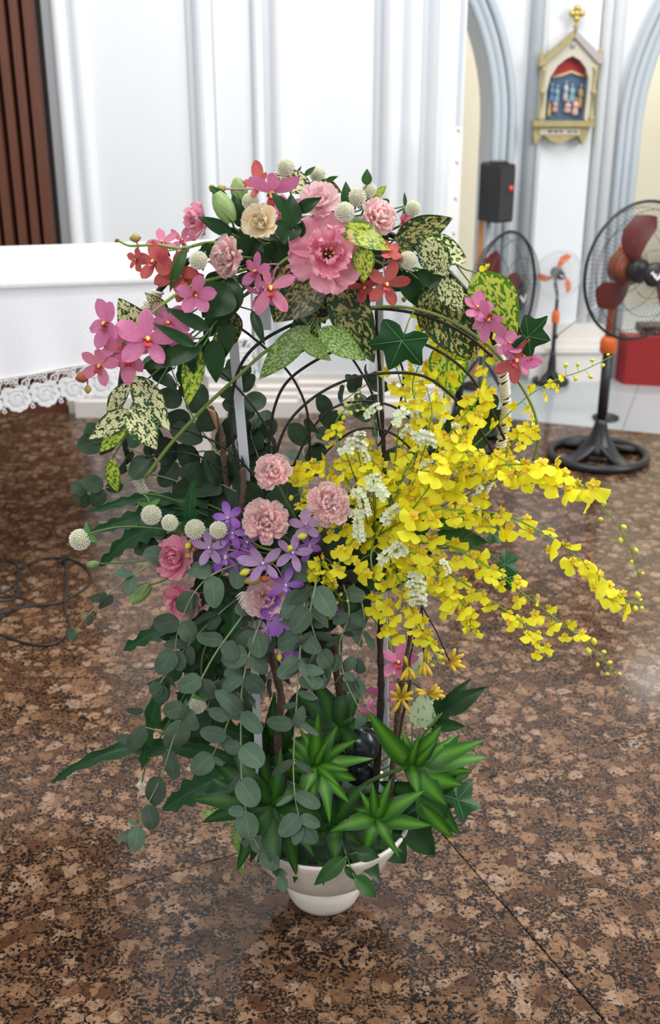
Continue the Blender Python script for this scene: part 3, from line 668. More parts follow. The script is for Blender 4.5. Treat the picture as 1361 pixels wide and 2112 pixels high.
for x_ in (1112, 1230):
    zoff = 0 if x_ < 1150 else -6
    mb = MB(); gx, gz = g(x_, 130+zoff); mb.lathe([(.020, -.018), (.022, -.008), (.013, 0), (.014, .02), (.009, .032), (.011, .038), (.001, .052)], 10, 0, Matrix.Translation((gx, YP-.035, gz))); part('pinnacle', mb.mesh('pinnacle', M_gild), t)
for x_ in (1117, 1222):
    mb = MB(); gx, g0 = g(x_, 245); gz1 = g(x_, 140)[1]; hh = gz1-g0
    mb.lathe([(.014, 0), (.014, .02), (.008, .03), (.008, hh*.5), (.013, hh*.52), (.013, hh*.56), (.008, hh*.6), (.008, hh-.02), (.014, hh)], 10, 0, Matrix.Translation((gx, YP-.048, g0))); part('colonnette', mb.mesh('colonnette', M_gild), t)
# finial
gx, gz = g(1177, 74); mb = MB(); mb.lathe([(.014, -.01), (.008, .012), (.015, .022), (.008, .032), (.010, .05)], 10, 0, Matrix.Translation((gx, YP-.03, gz)))
part('finial_stem', mb.mesh('finial_stem', M_gild), t); mb = MB(); cz = gz+.078
for (a, b) in ((0, .022), (0, -.022), (.022, 0), (-.022, 0), (0, 0)): mb.ball((gx+a, YP-.03, cz+b), .0165, 10, 8)
part('cross_finial', mb.mesh('cross_finial', pbr('bright_gilding', (.62, .48, .16), .3, metal=.7)), t)
mb = MB(); mb.box((g(1101, 0)[0], YP-.075, g(0, 254)[1]), (g(1226, 0)[0], YP, g(0, 243)[1])); part('ledge', mb.mesh('plaque_ledge', M_gild, False), t)
mb = MB(); mb.prism(gp([(1103, 252), (1222, 252), (1216, 274), (1208, 291), (1202, 278), (1196, 272), (1186, 276), (1172, 284), (1158, 288), (1142, 284), (1130, 274), (1122, 272), (1116, 280), (1109, 292), (1105, 276)][::-1]), YP-.05, YP+.012); part('apron', mb.mesh('plaque_apron', M_gild, False), t)
mb = MB(); mb.box((g(1117, 0)[0], YP-.054, g(0, 270)[1]), (g(1200, 0)[0], YP-.048, g(0, 258)[1])); ip = part('inscription_band', mb.mesh('inscription_band', M_stone, False), t)
def text(body, size, loc, mat, parent, name='lettering', rx_=pi/2):
    cu = bpy.data.curves.new(name, 'FONT'); cu.body = body; cu.size = size; cu.align_x = 'CENTER'; cu.align_y = 'CENTER'; cu.extrude = .0008; cu.materials.append(mat)
    o = bpy.data.objects.new(name, cu); COL.objects.link(o); bpy.context.view_layer.update()
    me = bpy.data.meshes.new_from_object(o.evaluated_get(bpy.context.evaluated_depsgraph_get())); bpy.data.objects.remove(o); bpy.data.curves.remove(cu)
    part(name, me, parent, Matrix.Translation(loc) @ Matrix.Rotation(rx_, 4, 'X'))
M_ink = pbr('dark_lettering', (.05, .05, .06), .5)
text('IV', .030, (g(1172, 0)[0], YP-.047, g(0, 103)[1]), M_ink, t, 'numeral')
mb = MB()
for x_ in list(range(1134, 1163, 3))+list(range(1174, 1194, 3)):
    if x_ % 4 == 3: continue
    hh_ = (4.2, 3.0, 3.4)[x_ % 3]; x0_, z0_ = g(x_, 266); mb.box((x0_, YP-.056, z0_), (x0_+2.1*k_, YP-.0535, z0_+hh_*k_))
part('worn_inscription', mb.mesh('worn_inscription', M_ink, False), ip)

# ---- cables on the floor
mb = MB()
def fp(l, z=.004, n=8): return crom([fl(a, b, z) for a, b in l], n)
t = thing('power_cable', 'loops of thin black cable lying on the granite floor beneath the altar table', 'cable', fl(80, 1200))
for l in ([(-40, 1175), (0, 1158), (30, 1160), (37, 1185), (20, 1215), (-30, 1230)], [(40, 1172), (90, 1152), (150, 1155), (184, 1180), (180, 1210), (120, 1243), (60, 1250), (0, 1265), (-40, 1280)], [(133, 1145), (137, 1190), (133, 1250), (143, 1300), (110, 1328), (60, 1328), (0, 1308), (-40, 1290)], [(36, 1180), (34, 1230), (0, 1240), (-30, 1245)], [(-20, 1232), (30, 1232), (55, 1240), (20, 1262), (-20, 1290)]):
    mb.tube(fp(l), .0036, 6)
part('cable', mb.mesh('cable', M_black), t)
mb = MB(); a_ = fl(133, 1160); mb.box((a_.x-.006, a_.y-.02, .002), (a_.x+.006, a_.y+.03, .016)); part('plug', mb.mesh('plug', M_black, False), t)

# ================================================================= STAND, POTS, RING AND HOOPS
RND = random.Random(11)
M_ceramic = pbr('white_glazed_ceramic', (.82, .77, .70), .28, var=.05, nscale=12, bump=.03, bscale=60)
M_polew = pbr('white_painted_metal', (.70, .74, .82), .35)
M_foam = pbr('wet_floral_foam', (.018, .035, .018), .9, bump=.5, bscale=120, var=.4, nscale=60)
M_bowl = pbr('black_bowl', (.012, .013, .012), .35)
M_hoop = pbr('black_twisted_hoop', (.012, .010, .009), .45, bump=.3, bscale=150)
M_vine = pbr('brown_green_vine', (.075, .062, .030), .6, var=.35, nscale=30)
M_bark = pbr('grey_brown_bark', (.10, .065, .045), .8, var=.5, nscale=25, bump=.6, bscale=90)
M_bark2 = pbr('dark_brown_bark', (.035, .022, .018), .8, var=.4, nscale=25, bump=.6, bscale=90)
M_cord = pbr('cream_cord', (.70, .67, .55), .8)

pot_c = V((at(668, 1750).x, Y0, 0))
T0 = Matrix.Translation(pot_c)
pot = thing('flower_bowl', 'white ceramic footed bowl standing on the brown granite', 'bowl', pot_c)
mb = MB(); mb.lathe([(.048, .0), (.058, .002), (.066, .010), (.072, .024), (.076, .042), (.077, .056), (.073, .062), (.066, .066)], 56, 0, T0); part('foot', mb.mesh('bowl_foot', M_ceramic), pot)
mb = MB(); mb.lathe([(.066, .064), (.076, .067), (.088, .074), (.108, .092), (.130, .122), (.150, .158), (.162, .188), (.167, .200), (.166, .206), (.160, .204), (.150, .180), (.12, .13), (.001, .10)], 64, 0, T0, cap=False); part('bowl', mb.mesh('bowl_body', M_ceramic), pot)
def blob(name, c, r, seed, mat):
    rd = random.Random(seed); mb = MB(); mb.ball((0, 0, 0), 1, 20, 12)
    mb.v = [(c.x+p[0]*r[0]*(1+.12*noise.noise(V(p)*2+V((seed, 0, 0)))), c.y+p[1]*r[1]*(1+.12*noise.noise(V(p)*2+V((0, seed, 0)))), c.z+p[2]*r[2]*(1+.1*noise.noise(V(p)*3))) for p in mb.v]
    return mb.mesh(name, mat)
FB = pot_c+V((0, 0, .19)); FM = at(668, 1150, Y0+.02); FT = at(640, 520, Y0+.02)
thing('floral_foam', 'dark wet foam block filling the white bowl under the leaves', 'floral foam', FB, me=blob('foam', V((0, 0, 0)), (.135, .130, .045), 3, M_foam), M=Matrix.Translation(FB))
t = thing('middle_bowl', 'black plastic bowl on the stand holding the middle flowers', 'bowl', FM)
mb = MB(); mb.lathe([(.03, -.05), (.05, -.045), (.085, -.015), (.095, .012), (.09, .014), (.08, -.01), (.001, -.03)], 32, 0, Matrix.Translation(FM), cap=False); part('shell', mb.mesh('bowl_shell', M_bowl), t)
thing('floral_foam', 'dark wet foam block in the black middle bowl', 'floral foam', FM, me=blob('foam', V((0, 0, 0)), (.10, .06, .05), 4, M_foam), M=Matrix.Translation(FM+V((0, 0, .015))))
thing('floral_foam', 'long dark foam block at the top of the hoop under the pink flowers', 'floral foam', FT, me=blob('foam', V((0, 0, 0)), (.135, .05, .045), 5, M_foam), M=Matrix.Translation(FT))

# white metal stand: two uprights, cross bars
st = thing('flower_stand', 'white metal stand with two slender uprights rising from the ceramic bowl', 'stand', pot_c+V((0, 0, .1)))
def bar(nm, a, b, w, mat, parent, d=.006):
    mb = MB(); ax = (b-a).normalized(); s_ = ax.cross(V((0, 1, 0))).normalized(); dd = V((0, 1, 0))
    vs_ = []
    for p in (a, b):
        for (x, y) in ((-.5, -.4), (-.4, -.5), (.4, -.5), (.5, -.4), (.5, .4), (.4, .5), (-.4, .5), (-.5, .4)): vs_.append(p+s_*x*w+dd*y*d)
    mb.add(vs_, [(i, (i+1) % 8, (i+1) % 8+8, i+8) for i in range(8)]+[tuple(range(8)), tuple(range(15, 7, -1))]); part(nm, mb.mesh(nm, mat, False), parent)
bar('upright', at(468, 560, Y0+.03), at(505, 960, Y0+.025), .0155, M_polew, st)
bar('upright', at(505, 958, Y0+.025), at(536, 1600, Y0-.015), .0145, M_polew, st)
bar('upright', at(782, 560, Y0+.05), at(797, 1640, Y0+.03), .012, M_polew, st)
bar('cross_bar', at(545, 600, Y0+.09), at(548, 680, Y0+.09), .02, M_polew, st)
bar('cross_bar', at(468, 575, Y0+.035), at(782, 575, Y0+.05), .012, M_polew, st)
bar('cross_bar', at(512, 1200, Y0+.01), at(792, 1200, Y0+.035), .012, M_polew, st)

# cord-wrapped ring
ring = thing('wrapped_ring', 'large round hoop wrapped in cream cord that carries the whole arrangement', 'hoop', at(645, 855, Y0+.03))
RC = at(645, 858, Y0+.03); RR = sz(397, RC)
def rp(a): return RC+V((RR*cos(a), .0, RR*sin(a)))
mb = MB(); mb.tube([rp(2*pi*k/96) for k in range(96)], .0050, 8, closed=True); part('hoop_core', mb.mesh('hoop_core', M_bowl), ring)
def wrap(a0, a1, gap, rt=.0026):
    mb = MB(); L = abs(a1-a0)*RR; a = a0; rd = random.Random(int(abs(a0)*10)); dirn = 1 if a1 > a0 else -1
    while (a-a1)*dirn < 0:
        c = rp(a); t_ = V((-sin(a), 0, cos(a))); r_ = V((cos(a), 0, sin(a))); y_ = V((0, 1, 0)); sl = rd.uniform(-.3, .3)+.35
        mb.tube([c+(r_*cos(q)+y_*sin(q))*.0072+t_*(cos(q)*.0072*sl) for q in [2*pi*k/10 for k in range(10)]], rt, 5, closed=True)
        step = (.0041 if rd.random() > gap else .0075); a += dirn*step/RR
    return mb.mesh('cord_wrap', M_cord)
part('cord_wrap', wrap(radians(22), radians(-42), .22), ring)
part('cord_wrap', wrap(radians(195), radians(224), .02), ring)
part('cord_wrap', wrap(radians(140), radians(160), .02), ring)

# dark wire hoops and vines
HG = 'dark wire hoops inside the ring'
hoops = [
 ('thick dark wire hoop sweeping over the open window of the ring', [(508, 1000, 0), (484, 930, 0), (476, 860, 0), (486, 780, 0), (520, 720, 0), (590, 675, -.01), (680, 645, -.01), (780, 636, -.01), (880, 652, 0), (960, 690, .01), (1015, 735, .02)], 3.4),
 ('second dark wire hoop nested below the vine', [(552, 960, .01), (556, 900, .01), (566, 840, .01), (590, 790, .01), (640, 750, .01), (710, 716, 0), (790, 695, 0), (880, 712, 0), (960, 765, 0), (1010, 840, 0), (1040, 905, .01)], 3.0),
 ('third dark wire hoop, nearly level above the eucalyptus', [(562, 960, 0), (590, 880, 0), (640, 825, 0), (710, 786, 0), (790, 770, 0), (870, 775, 0), (930, 815, 0), (985, 880, 0), (1020, 940, 0)], 3.0),
 ('fourth dark wire hoop rising behind the carnation', [(606, 960, .01), (640, 890, .01), (690, 840, .01), (760, 828, .02), (830, 850, .02), (900, 930, .03)], 2.6),
 ('lowest small dark wire hoop beside the cream statice', [(650, 960, 0), (690, 915, 0), (740, 885, 0), (800, 890, 0), (850, 930, 0), (880, 990, 0)], 2.4),
 ('dark wire hoop crossing down from the upright towards the eucalyptus', [(470, 660, .05), (520, 695, .05), (580, 750, .05), (615, 800, .05), (635, 860, .05), (640, 960, .05)], 2.8),
 ('dark wire hoop slanting down behind the white upright', [(330, 700, .04), (420, 740, .04), (480, 790, .04), (530, 850, .04), (560, 905, .04), (575, 960, .03)], 2.6),
 ('dark wire hoop running low through the left eucalyptus', [(250, 880, .02), (350, 880, .02), (430, 905, .02), (490, 945, .02), (530, 990, .02)], 2.4),
 ('dark wire hoop curving below the cut branch', [(300, 945, .03), (360, 932, .03), (420, 945, .03), (480, 985, .03)], 2.2),
 ('dark wire hoop dropping from the hanging variegated leaf', [(690, 690, .06), (740, 760, .06), (770, 820, .06), (785, 900, .06)], 2.6),
 ('dark wire hoop arching behind the yellow sprays', [(690, 720, .05), (780, 695, .05), (830, 760, .05), (820, 850, .05), (780, 920, .05)], 2.4)]
for lab, pts, w in hoops:
    P = path([(a, b, Y0+c-.02) for a, b, c in pts], 6); mb = MB(); mb.tube(P, sz(w, P[0]), 7)
    thing('wire_hoop', lab, 'wire hoop', P[0], HG, mb.mesh('wire_hoop', M_hoop), Matrix.Identity(4))
P = path([(a, b, Y0-.035+c) for a, b, c in [(300, 985, 0), (350, 918, 0), (420, 842, 0), (490, 777, 0), (545, 727, 0), (610, 686, 0), (690, 650, 0), (770, 634, 0), (850, 636, 0), (930, 662, 0), (1005, 712, 0), (1060, 775, .01), (1098, 840, .01), (1110, 900, .01), (1100, 950, .02)]], 6)
ivy = thing('ivy_vine', 'green-brown ivy vine arching right across the ring with two lobed leaves', 'ivy', P[0])
mb = MB(); mb.tube(P, [sz(3.4, P[0])*(1.15-.3*i/len(P)) for i in range(len(P))], 8); part('stem', mb.mesh('vine_stem', [pbr('green_vine', (.16, .22, .045), .5, var=.3, nscale=9)]), ivy)
BG = 'bare branches'
branches = [
 ('thick cut branch stub with a torn pale top behind the left eucalyptus', [(434, 838, 0), (446, 868, 0), (458, 900, 0), (462, 960, 0), (474, 1040, 0), (500, 1140, 0)], [6, 9], M_bark, .03),
 ('short cut branch rising to the carnations from the middle bowl', [(500, 966, 0), (502, 1010, 0), (494, 1060, 0), (480, 1100, 0), (520, 1160, .02)], [6.5, 8], M_bark, -.03),
 ('slim dark branch running up beside the white upright', [(776, 640, 0), (778, 700, 0), (783, 760, 0), (786, 830, 0), (790, 900, 0), (792, 1010, 0), (780, 1130, 0)], [3.5, 6], M_bark2, .01),
 ('crooked tan branch rising from the white bowl between hanging eucalyptus', [(552, 1300, 0), (566, 1380, 0), (580, 1440, 0), (574, 1500, 0), (576, 1570, 0), (600, 1690, .01)], [8, 11], M_bark, -.01),
 ('brown branch in the dark middle of the bowl', [(688, 1320, 0), (694, 1390, 0), (706, 1460, 0), (706, 1520, 0), (690, 1700, 0)], [8, 10], pbr('red_brown_bark', (.075, .032, .022), .75, var=.4, nscale=25, bump=.5, bscale=90), .0),
 ('dark branch standing against the lower white upright', [(786, 1250, 0), (784, 1330, 0), (786, 1400, 0), (784, 1480, 0), (770, 1690, 0)], [7, 9], M_bark2, 0),
 ('forked grey branch under the hanging yellow sprays', [(850, 1290, 0), (836, 1370, 0), (826, 1430, 0), (818, 1500, 0), (800, 1700, 0)], [5, 8], M_bark, -.01),
 ('thin brown twig beside the forked grey branch', [(842, 1340, 0), (846, 1400, 0), (838, 1450, 0), (826, 1500, 0), (795, 1690, 0)], [3, 5], M_bark, .02),
 ('reddish twig fork rising behind the top carnation', [(552, 880, 0), (566, 915, 0), (572, 960, 0), (590, 1100, 0)], [3, 7], M_bark2, .04)]
for lab, pts, w, mt, dy in branches:
    P = path([(a, b, Y0+dy+c) for a, b, c in pts], 5); mb = MB(); n = len(P)
    rr = [sz(w[0]+(w[1]-w[0])*i/(n-1), P[0])*.9*(1+.16*sin(i*1.9)) for i in range(n)]
    mb.tube(P, rr, 9)
    o = thing('branch', lab, 'branch', P[0], BG, mb.mesh('branch', mt), Matrix.Identity(4))
    if 'torn' in lab:
        m2 = MB(); m2.tube([at(428, 842, Y0+.02), at(438, 850, Y0+.02), at(448, 885, Y0+.018)], [.001, .0048, .002], 7); part('torn_wood', m2.mesh('torn_wood', pbr('raw_wood', (.42, .24, .12), .8)), o, Matrix.Identity(4), label='pale torn wood')
sp = at(744, 1538, Y0-.02)
mb = MB(); mb.ball((0, 0, 0), (sz(38, sp), sz(36, sp), sz(44, sp)), 24, 16)
thing('dark_pebble', 'smooth dark blue-grey pebble half hidden among the bowl leaves', 'stone', sp, me=mb.mesh('pebble', pbr('dark_stone', (.012, .018, .022), .2)), M=Matrix.Translation(sp))
mb = MB(); mb.ball((0, 0, 0), (sz(36, sp), sz(30, sp), sz(34, sp)), 20, 12); q = at(742, 1590, Y0+.02)
thing('dark_pebble', 'second dark pebble lower down beneath the first one', 'stone', q, me=mb.mesh('pebble', MATS['dark_stone']), M=Matrix.Translation(q))

# ================================================================= LEAF AND FLOWER MESHES
CACHE = {}
def leaf_mesh(kind, asp, var, mat):
    """unit leaf: base at origin, tip at +Y 1, faces +Z; asp = width/length"""
    asp = max(.12, round(asp*10)/10 if asp > .25 else round(asp*20)/20); key = (kind, asp, var, mat.name)
    if key in CACHE: return CACHE[key]
    rd = random.Random(hash((kind, var)) % 1000 if False else len(kind)*7+var*13); NL, NW = (12, 6) if kind not in ('strap',) else (20, 4)
    arch = {0: .10, 1: .22, 2: -.04, 3: .34}[var % 4]; fold = {0: .16, 1: .10, 2: .22, 3: .12}[var % 4]
    if kind == 'round': arch *= .45; fold *= .5
    if kind == 'lance': arch *= 1.35; fold *= .35
    tw = {0: .0, 1: .25, 2: -.25, 3: .1}[var % 4]
    vs_ = []; uv = []; fs = []
    for i in range(NL+1):
        t = i/NL
        if kind == 'round': w = sqrt(max(0, 1-(2*((t**.88)*.985+.0075)-1)**2)); w = w*(1-.08*t)
        elif kind == 'ellip': w = (sin(pi*t**.80))**.85 if 0 < t < 1 else 0; w *= (1-.18*t)
        elif kind == 'point': w = (sin(pi*t**.72))**.9*(1-.1*t) if 0 < t < 1 else 0
        elif kind == 'lance': w = (sin(pi*(t**.66)))**.75*(1-.15*t) if 0 < t < 1 else 0
        elif kind == 'obov': w = (sin(pi*t**1.3))**.7 if 0 < t < 1 else 0
        else: w = 1
        w = max(w, .03 if i == 0 else .0)*asp/2
        for j in range(NW+1):
            s = j/NW*2-1
            wav = .02*sin(t*9+var+(2 if s > 0 else 0))*abs(s)
            x = s*w; z = -arch*4*t*(t)*.6*.5+arch*t*.9*(1-t)*1.2-0 + fold*abs(s)*w*1.3+wav*asp*1.5
            a = tw*t; vs_.append((x*cos(a), t, z+x*sin(a))); uv.append((s*.5+.5, t))
    for i in range(NL):
        for j in range(NW): a = i*(NW+1)+j; fs.append((a, a+1, a+NW+2, a+NW+1))
    mb = MB(); mb.add(vs_, fs, 0, uv); me = mb.mesh(kind+'_leaf', mat); CACHE[key] = me; return me

def leaf_at(parent, a, b, wpx, kind, mat, var=0, tilt=(0, 0), name='leaf', label=None):
    """leaf from point a to point b (world), facing roughly to the camera, tilt = (sideways, lengthwise) lean of the normal"""
    y = b-a; L = y.length; y.normalize(); f = (CAM-a).normalized(); z = (f-y*f.dot(y)).normalized(); x = y.cross(z)
    z = (z+x*tan(tilt[0])).normalized(); x = y.cross(z).normalized()
    w = sz(wpx, a)/L; me = leaf_mesh(kind, min(w, 1.6), var, mat); asp_used = max(.12, round(min(w, 1.6)*10)/10 if w > .25 else round(w*20)/20)
    M = Matrix(((x.x*L, y.x*L, z.x*L, a.x), (x.y*L, y.y*L, z.y*L, a.y), (x.z*L, y.z*L, z.z*L, a.z), (0, 0, 0, 1)))
    return part(name, me, parent, M, label)

def basis(P, s, yaw=0, pitch=0, roll=0):
    f = (CAM-P).normalized(); u = (V((0, 0, 1))-f*f.z).normalized(); r = u.cross(f)
    n = (f+r*tan(radians(max(-80, min(80, yaw))))+u*tan(radians(max(-80, min(80, pitch))))).normalized()
    u2 = (u-n*u.dot(n)).normalized(); r2 = u2.cross(n); a = radians(roll)
    y = u2*cos(a)+r2*sin(a); x = y.cross(n)
    return Matrix(((x.x*s, y.x*s, n.x*s, P.x), (x.y*s, y.y*s, n.y*s, P.y), (x.z*s, y.z*s, n.z*s, P.z), (0, 0, 0, 1)))

def petal(name, mat, W=.8, cup=.4, ruf=.08, freq=6, nl=8, nw=10, shape='fan', ph=0, tipz=0, back=0, notch=0):
    vs_ = []; uv = []; fs = []
    for i in range(nl+1):
        t = i/nl
        if shape == 'fan': w = W*.5*(.14+.86*sin(pi/2*min(1, t*1.25))**.9)*(1 if t < .75 else sqrt(max(.02, 1-((t-.75)/.30)**2)))
        elif shape == 'orchid': w = W*.5*(.16+.84*sin(pi*min(.97, t**.95*.93+.02))**.8)*(.7+.3*t) * (1 if t < .8 else sqrt(max(.02, 1-((t-.8)/.205)**2)))
        else: w = W*.5*sin(pi*t**.7)**.8 if 0 < t < 1 else .01
        for j in range(nw+1):
            s = j/nw*2-1; x = s*w; y = t-(notch*(1-abs(s))*t*t if notch else 0)
            y += .05*ruf*10*t**3*sin(s*freq*1.7+ph*2)*.35
            z = cup*t*t*.8+cup*.6*abs(s)**2*w - back*t*t + ruf*t**2*sin(s*freq+ph)*(abs(s)*.7+.5) + ruf*.4*t**3*sin(s*freq*2.3+ph*1.7)
            vs_.append((x, y, z)); uv.append((s*.5+.5, t))
    for i in range(nl):
        for j in range(nw): a = i*(nw+1)+j; fs.append((a, a+1, a+nw+2, a+nw+1))
    mb = MB(); mb.add(vs_, fs, 0, uv); return mb.mesh(name, mat)

def place_petal(parent, me, B, ang, elev, s=1, r0=.04, z0=0, name='petal', roll=0):
    """B flower basis; ang around axis; elev = angle above the flower plane"""
    M = B @ Matrix.Rotation(ang, 4, 'Z') @ Matrix.Translation((0, r0, z0)) @ Matrix.Rotation(elev, 4, 'X') @ Matrix.Rotation(roll, 4, 'Y') @ Matrix.Scale(s, 4)
    return part(name, me, parent, M)

M_stem = pbr('flower_stem', (.10, .20, .05), .5, var=.2, nscale=20)
M_stemg = pbr('grey_green_stem', (.26, .30, .16), .6)
M_calyx = leaf_mat('calyx_green', (.09, .17, .05), trans=.15)
M_budg = leaf_mat('lisianthus_bud', (.22, .38, .10), (.42, .58, .24), trans=.25)
PM = {
 'pink': petal_mat('lisianthus_pink', (.86, .34, .45), (.92, .44, .56), (.92, .58, .66), sscale=10, samt=.35),
 'pale': petal_mat('lisianthus_pale_pink', (.92, .58, .60), (.94, .68, .70), (.92, .70, .72), sscale=10, samt=.3),
 'deep': petal_mat('lisianthus_deep_pink', (.84, .26, .38), (.90, .38, .50), (.92, .52, .60), sscale=10, samt=.3),
 'cream': petal_mat('lisianthus_cream', (.86, .68, .40), (.94, .84, .64), (.86, .68, .50), sscale=6, samt=.3),
 'carn': petal_mat('carnation_pink', (.99, .58, .58), (1, .78, .77), (1, .88, .86), sscale=7, samt=.5, trans=.5),
 'magenta': petal_mat('orchid_magenta', (.60, .16, .30), (.66, .20, .40), (.78, .34, .58), sscale=34, samt=.5, trans=.25),
 'rose': petal_mat('orchid_rose', (.72, .26, .34), (.70, .20, .36), (.80, .40, .50), sscale=26, samt=.3, trans=.25),
 'rust': petal_mat('orchid_rust_red', (.50, .12, .10), (.50, .075, .09), (.66, .24, .16), sscale=34, samt=.5, trans=.2),
 'violet': petal_mat('orchid_violet', (.46, .26, .62), (.28, .07, .50), None, trans=.25),
 'lilac': petal_mat('orchid_lilac', (.52, .34, .54), (.44, .27, .54), (.52, .38, .60), sscale=12, samt=.3, trans=.25),
 'yellow': petal_mat('oncidium_yellow', (.94, .76, .015), (.95, .88, .03), None, trans=.35, rough=.5),
 'yellowb': petal_mat('oncidium_bright', (.96, .84, .02), (.98, .95, .05), None, trans=.35, rough=.5),
}
M_ylip = pbr('orchid_yellow_lip', (.85, .60, .16), .5); M_redlip = pbr('orchid_dark_lip', (.42, .03, .05), .5)

# ---- lisianthus ---------------------------------------------------------------
def lis_set(c):
    k = ('lis', c)
    if k not in CACHE:
        CACHE[k] = [petal('lisianthus_petal', PM[c], .98, .25, .085, 7, ph=i*1.3, nl=8, nw=14) for i in range(3)]+[petal('lisianthus_petal', PM[c], .86, .42, .11, 8, ph=i*2.1+.5, nl=8, nw=12) for i in range(3)]
    return CACHE[k]
def stem_to(parent, P, foam, r=.0022, mat=None, bulge=.03, name='stem'):
    d = foam-P; m = P.lerp(foam, .5)+V((0, .0, -.2*d.length*.3 if bulge else 0)); mb = MB(); mb.tube(crom([P, m, P.lerp(foam, .93)], 6), r, 6); return part(name, mb.mesh('stem', mat or M_stem), parent)
def lisianthus(label, px, py, dy, rpx, c, yaw, pitch, roll, foam, closed=0., heart=True, group=None, rings=4):
    P = at(px, py, Y0+dy); s = sz(rpx, P); B = basis(P, s, yaw, pitch, roll); n = (B.to_3x3() @ V((0, 0, 1))).normalized()
    base = P-n*s*.35; t = thing('lisianthus', label, 'flower', base); B0 = Matrix.Translation(-n*s*.3) @ B
    ps = lis_set(c); rd = random.Random(int(px*7+py))
    for (num, el, sc, off, z0) in ((6, .12, 1.0, 0, .0), (5, .55, .84, .5, .03), (5, .98, .66, .2, .06), (4, 1.28, .46, .8, .08))[:rings]:
        for k in range(num):
            place_petal(t, ps[rd.randrange(3)+(3 if el > .4 else 0)], B0, 2*pi*(k+off)/num+rd.uniform(-.15, .15), el+closed+rd.uniform(-.1, .1), sc*rd.uniform(.92, 1.08), .05, z0, roll=rd.uniform(-.2, .2))
    mb = MB(); mb.lathe([(.02, -.42), (.10, -.3), (.14, -.12), (.10, .0)], 12, 0, B0); part('calyx', mb.mesh('calyx', M_calyx), t)
    if heart:
        mb = MB(); mb.lathe([(.10, .05), (.12, .18), (.08, .26), (.001, .28)], 12, 0, B0); part('heart', mb.mesh('heart', pbr('dark_heart', (.05, .025, .02), .6)), t)
        for k in range(5):
            a = k*1.257; mb = MB(); mb.tube([B0 @ V((.05*cos(a), .05*sin(a), .2)), B0 @ V((.11*cos(a), .11*sin(a), .42))], s*.014, 5); mb.ball(B0 @ V((.11*cos(a), .11*sin(a), .43)), s*.03, 6, 5); part('stamen', mb.mesh('stamen', pbr('stamen_yellow', (.75, .60, .22), .6)), t)
    stem_to(t, base-n*s*.15, foam); return t

# ---- carnation ----------------------------------------------------------------
CP = [petal('carnation_petal', PM['carn'], .62, .16, .10, 11, ph=i*1.1, nl=7, nw=14) for i in range(4)]
def carnation(label, px, py, dy, rpx, yaw, pitch, roll, foam, dens=1):
    P = at(px, py, Y0+dy); s = sz(rpx, P); B = basis(P, s, yaw, pitch, roll); n = (B.to_3x3() @ V((0, 0, 1))).normalized()
    B0 = Matrix.Translation(-n*s*.42) @ B; t = thing('carnation', label, 'flower', P-n*s*.5); rd = random.Random(int(px+py*3))
    for (num, el, sc) in ((9, .12, .98), (8, .38, .97), (8, .66, .93), (7, .94, .90), (6, 1.2, .86), (5, 1.42, .82)):
        for k in range(num): place_petal(t, CP[rd.randrange(4)], B0, 2*pi*(k+rd.random()*.7)/num, el+rd.uniform(-.1, .1), sc*rd.uniform(.93, 1.05), .03, 0, roll=rd.uniform(-.5, .5))
    mb = MB(); mb.lathe([(.06, -.5), (.16, -.42), (.19, -.2), (.2, .0), (.12, .1)], 12, 0, B0); part('calyx', mb.mesh('calyx', M_calyx), t)
    stem_to(t, P-n*s*.85, foam); return t

# ---- globe amaranth -------------------------------------------------------------
M_globe = pbr('amaranth_white', (.80, .78, .68), .75, var=.08, nscale=3); M_globeg = pbr('amaranth_inner', (.42, .44, .26), .8)
def globe_mesh(seed, cone=.26, nb=190):
    mb = MB(); mb.ball((0, 0, 0), (.80, .80, .86), 12, 8, 1); rd = random.Random(seed)
    for i in range(nb):
        z = 1-2*(i+.5)/nb; r = sqrt(1-z*z); a = i*2.39996+rd.uniform(-.06, .06); n = V((r*cos(a), r*sin(a), z)); up = V((0, 0, 1)); tg = up.cross(n)
        if tg.length < .05: tg = V((1, 0, 0))
        tg.normalize(); u = n.cross(tg); q = .13
        c = n*.80; tip = n*(1.0+rd.uniform(-.03, .05))+u*.09
        vs_ = [c+tg*q*.8, c-u*q*.9, c-tg*q*.8, c+u*q*.5, tip, n*.95+tg*q*.55, n*.95-tg*q*.55]
        mb.add([p for p in vs_], [(0, 1, 5), (1, 6, 5), (1, 2, 6), (5, 6, 4), (2, 3, 6), (3, 4, 6), (3, 0, 5), (3, 5, 4)])
    return mb.mesh('amaranth_head', [M_globe, M_globeg], False)
GM_ = [globe_mesh(1), globe_mesh(2)]
def globe(label, px, py, dy, rpx, stem, yaw=0, pitch=30, bracts=True, group=None):
    P = at(px, py, Y0+dy); s = sz(rpx, P); B = basis(P, s, yaw, pitch, RND.uniform(0, 360)); t = thing('globe_amaranth', label, 'flower', P, group)
    part('flower_head', GM_[RND.randrange(2)], t, B)
    pts = [P]+[(at(*p) if isinstance(p, tuple) else p) for p in stem]; pts = crom(pts, 6) if len(pts) > 2 else [pts[0], pts[0].lerp(pts[1], .5)+V((0, 0, -.01)), pts[1]]
    mb = MB(); mb.tube(pts, .0016, 6); part('stem', mb.mesh('stem', M_stem), t)
    if bracts:
        d = (V(pts[min(3, len(pts)-1)])-P).normalized(); side = d.cross((CAM-P).normalized()).normalized(); o = P+d*s*.9
        for q in (1, -1): leaf_at(t, o, o+(side*q*.85+d*.35)*s*1.35, rpx*.62, 'point', LM['bract'], 0, (.5*q, 0), 'bract')
    return t

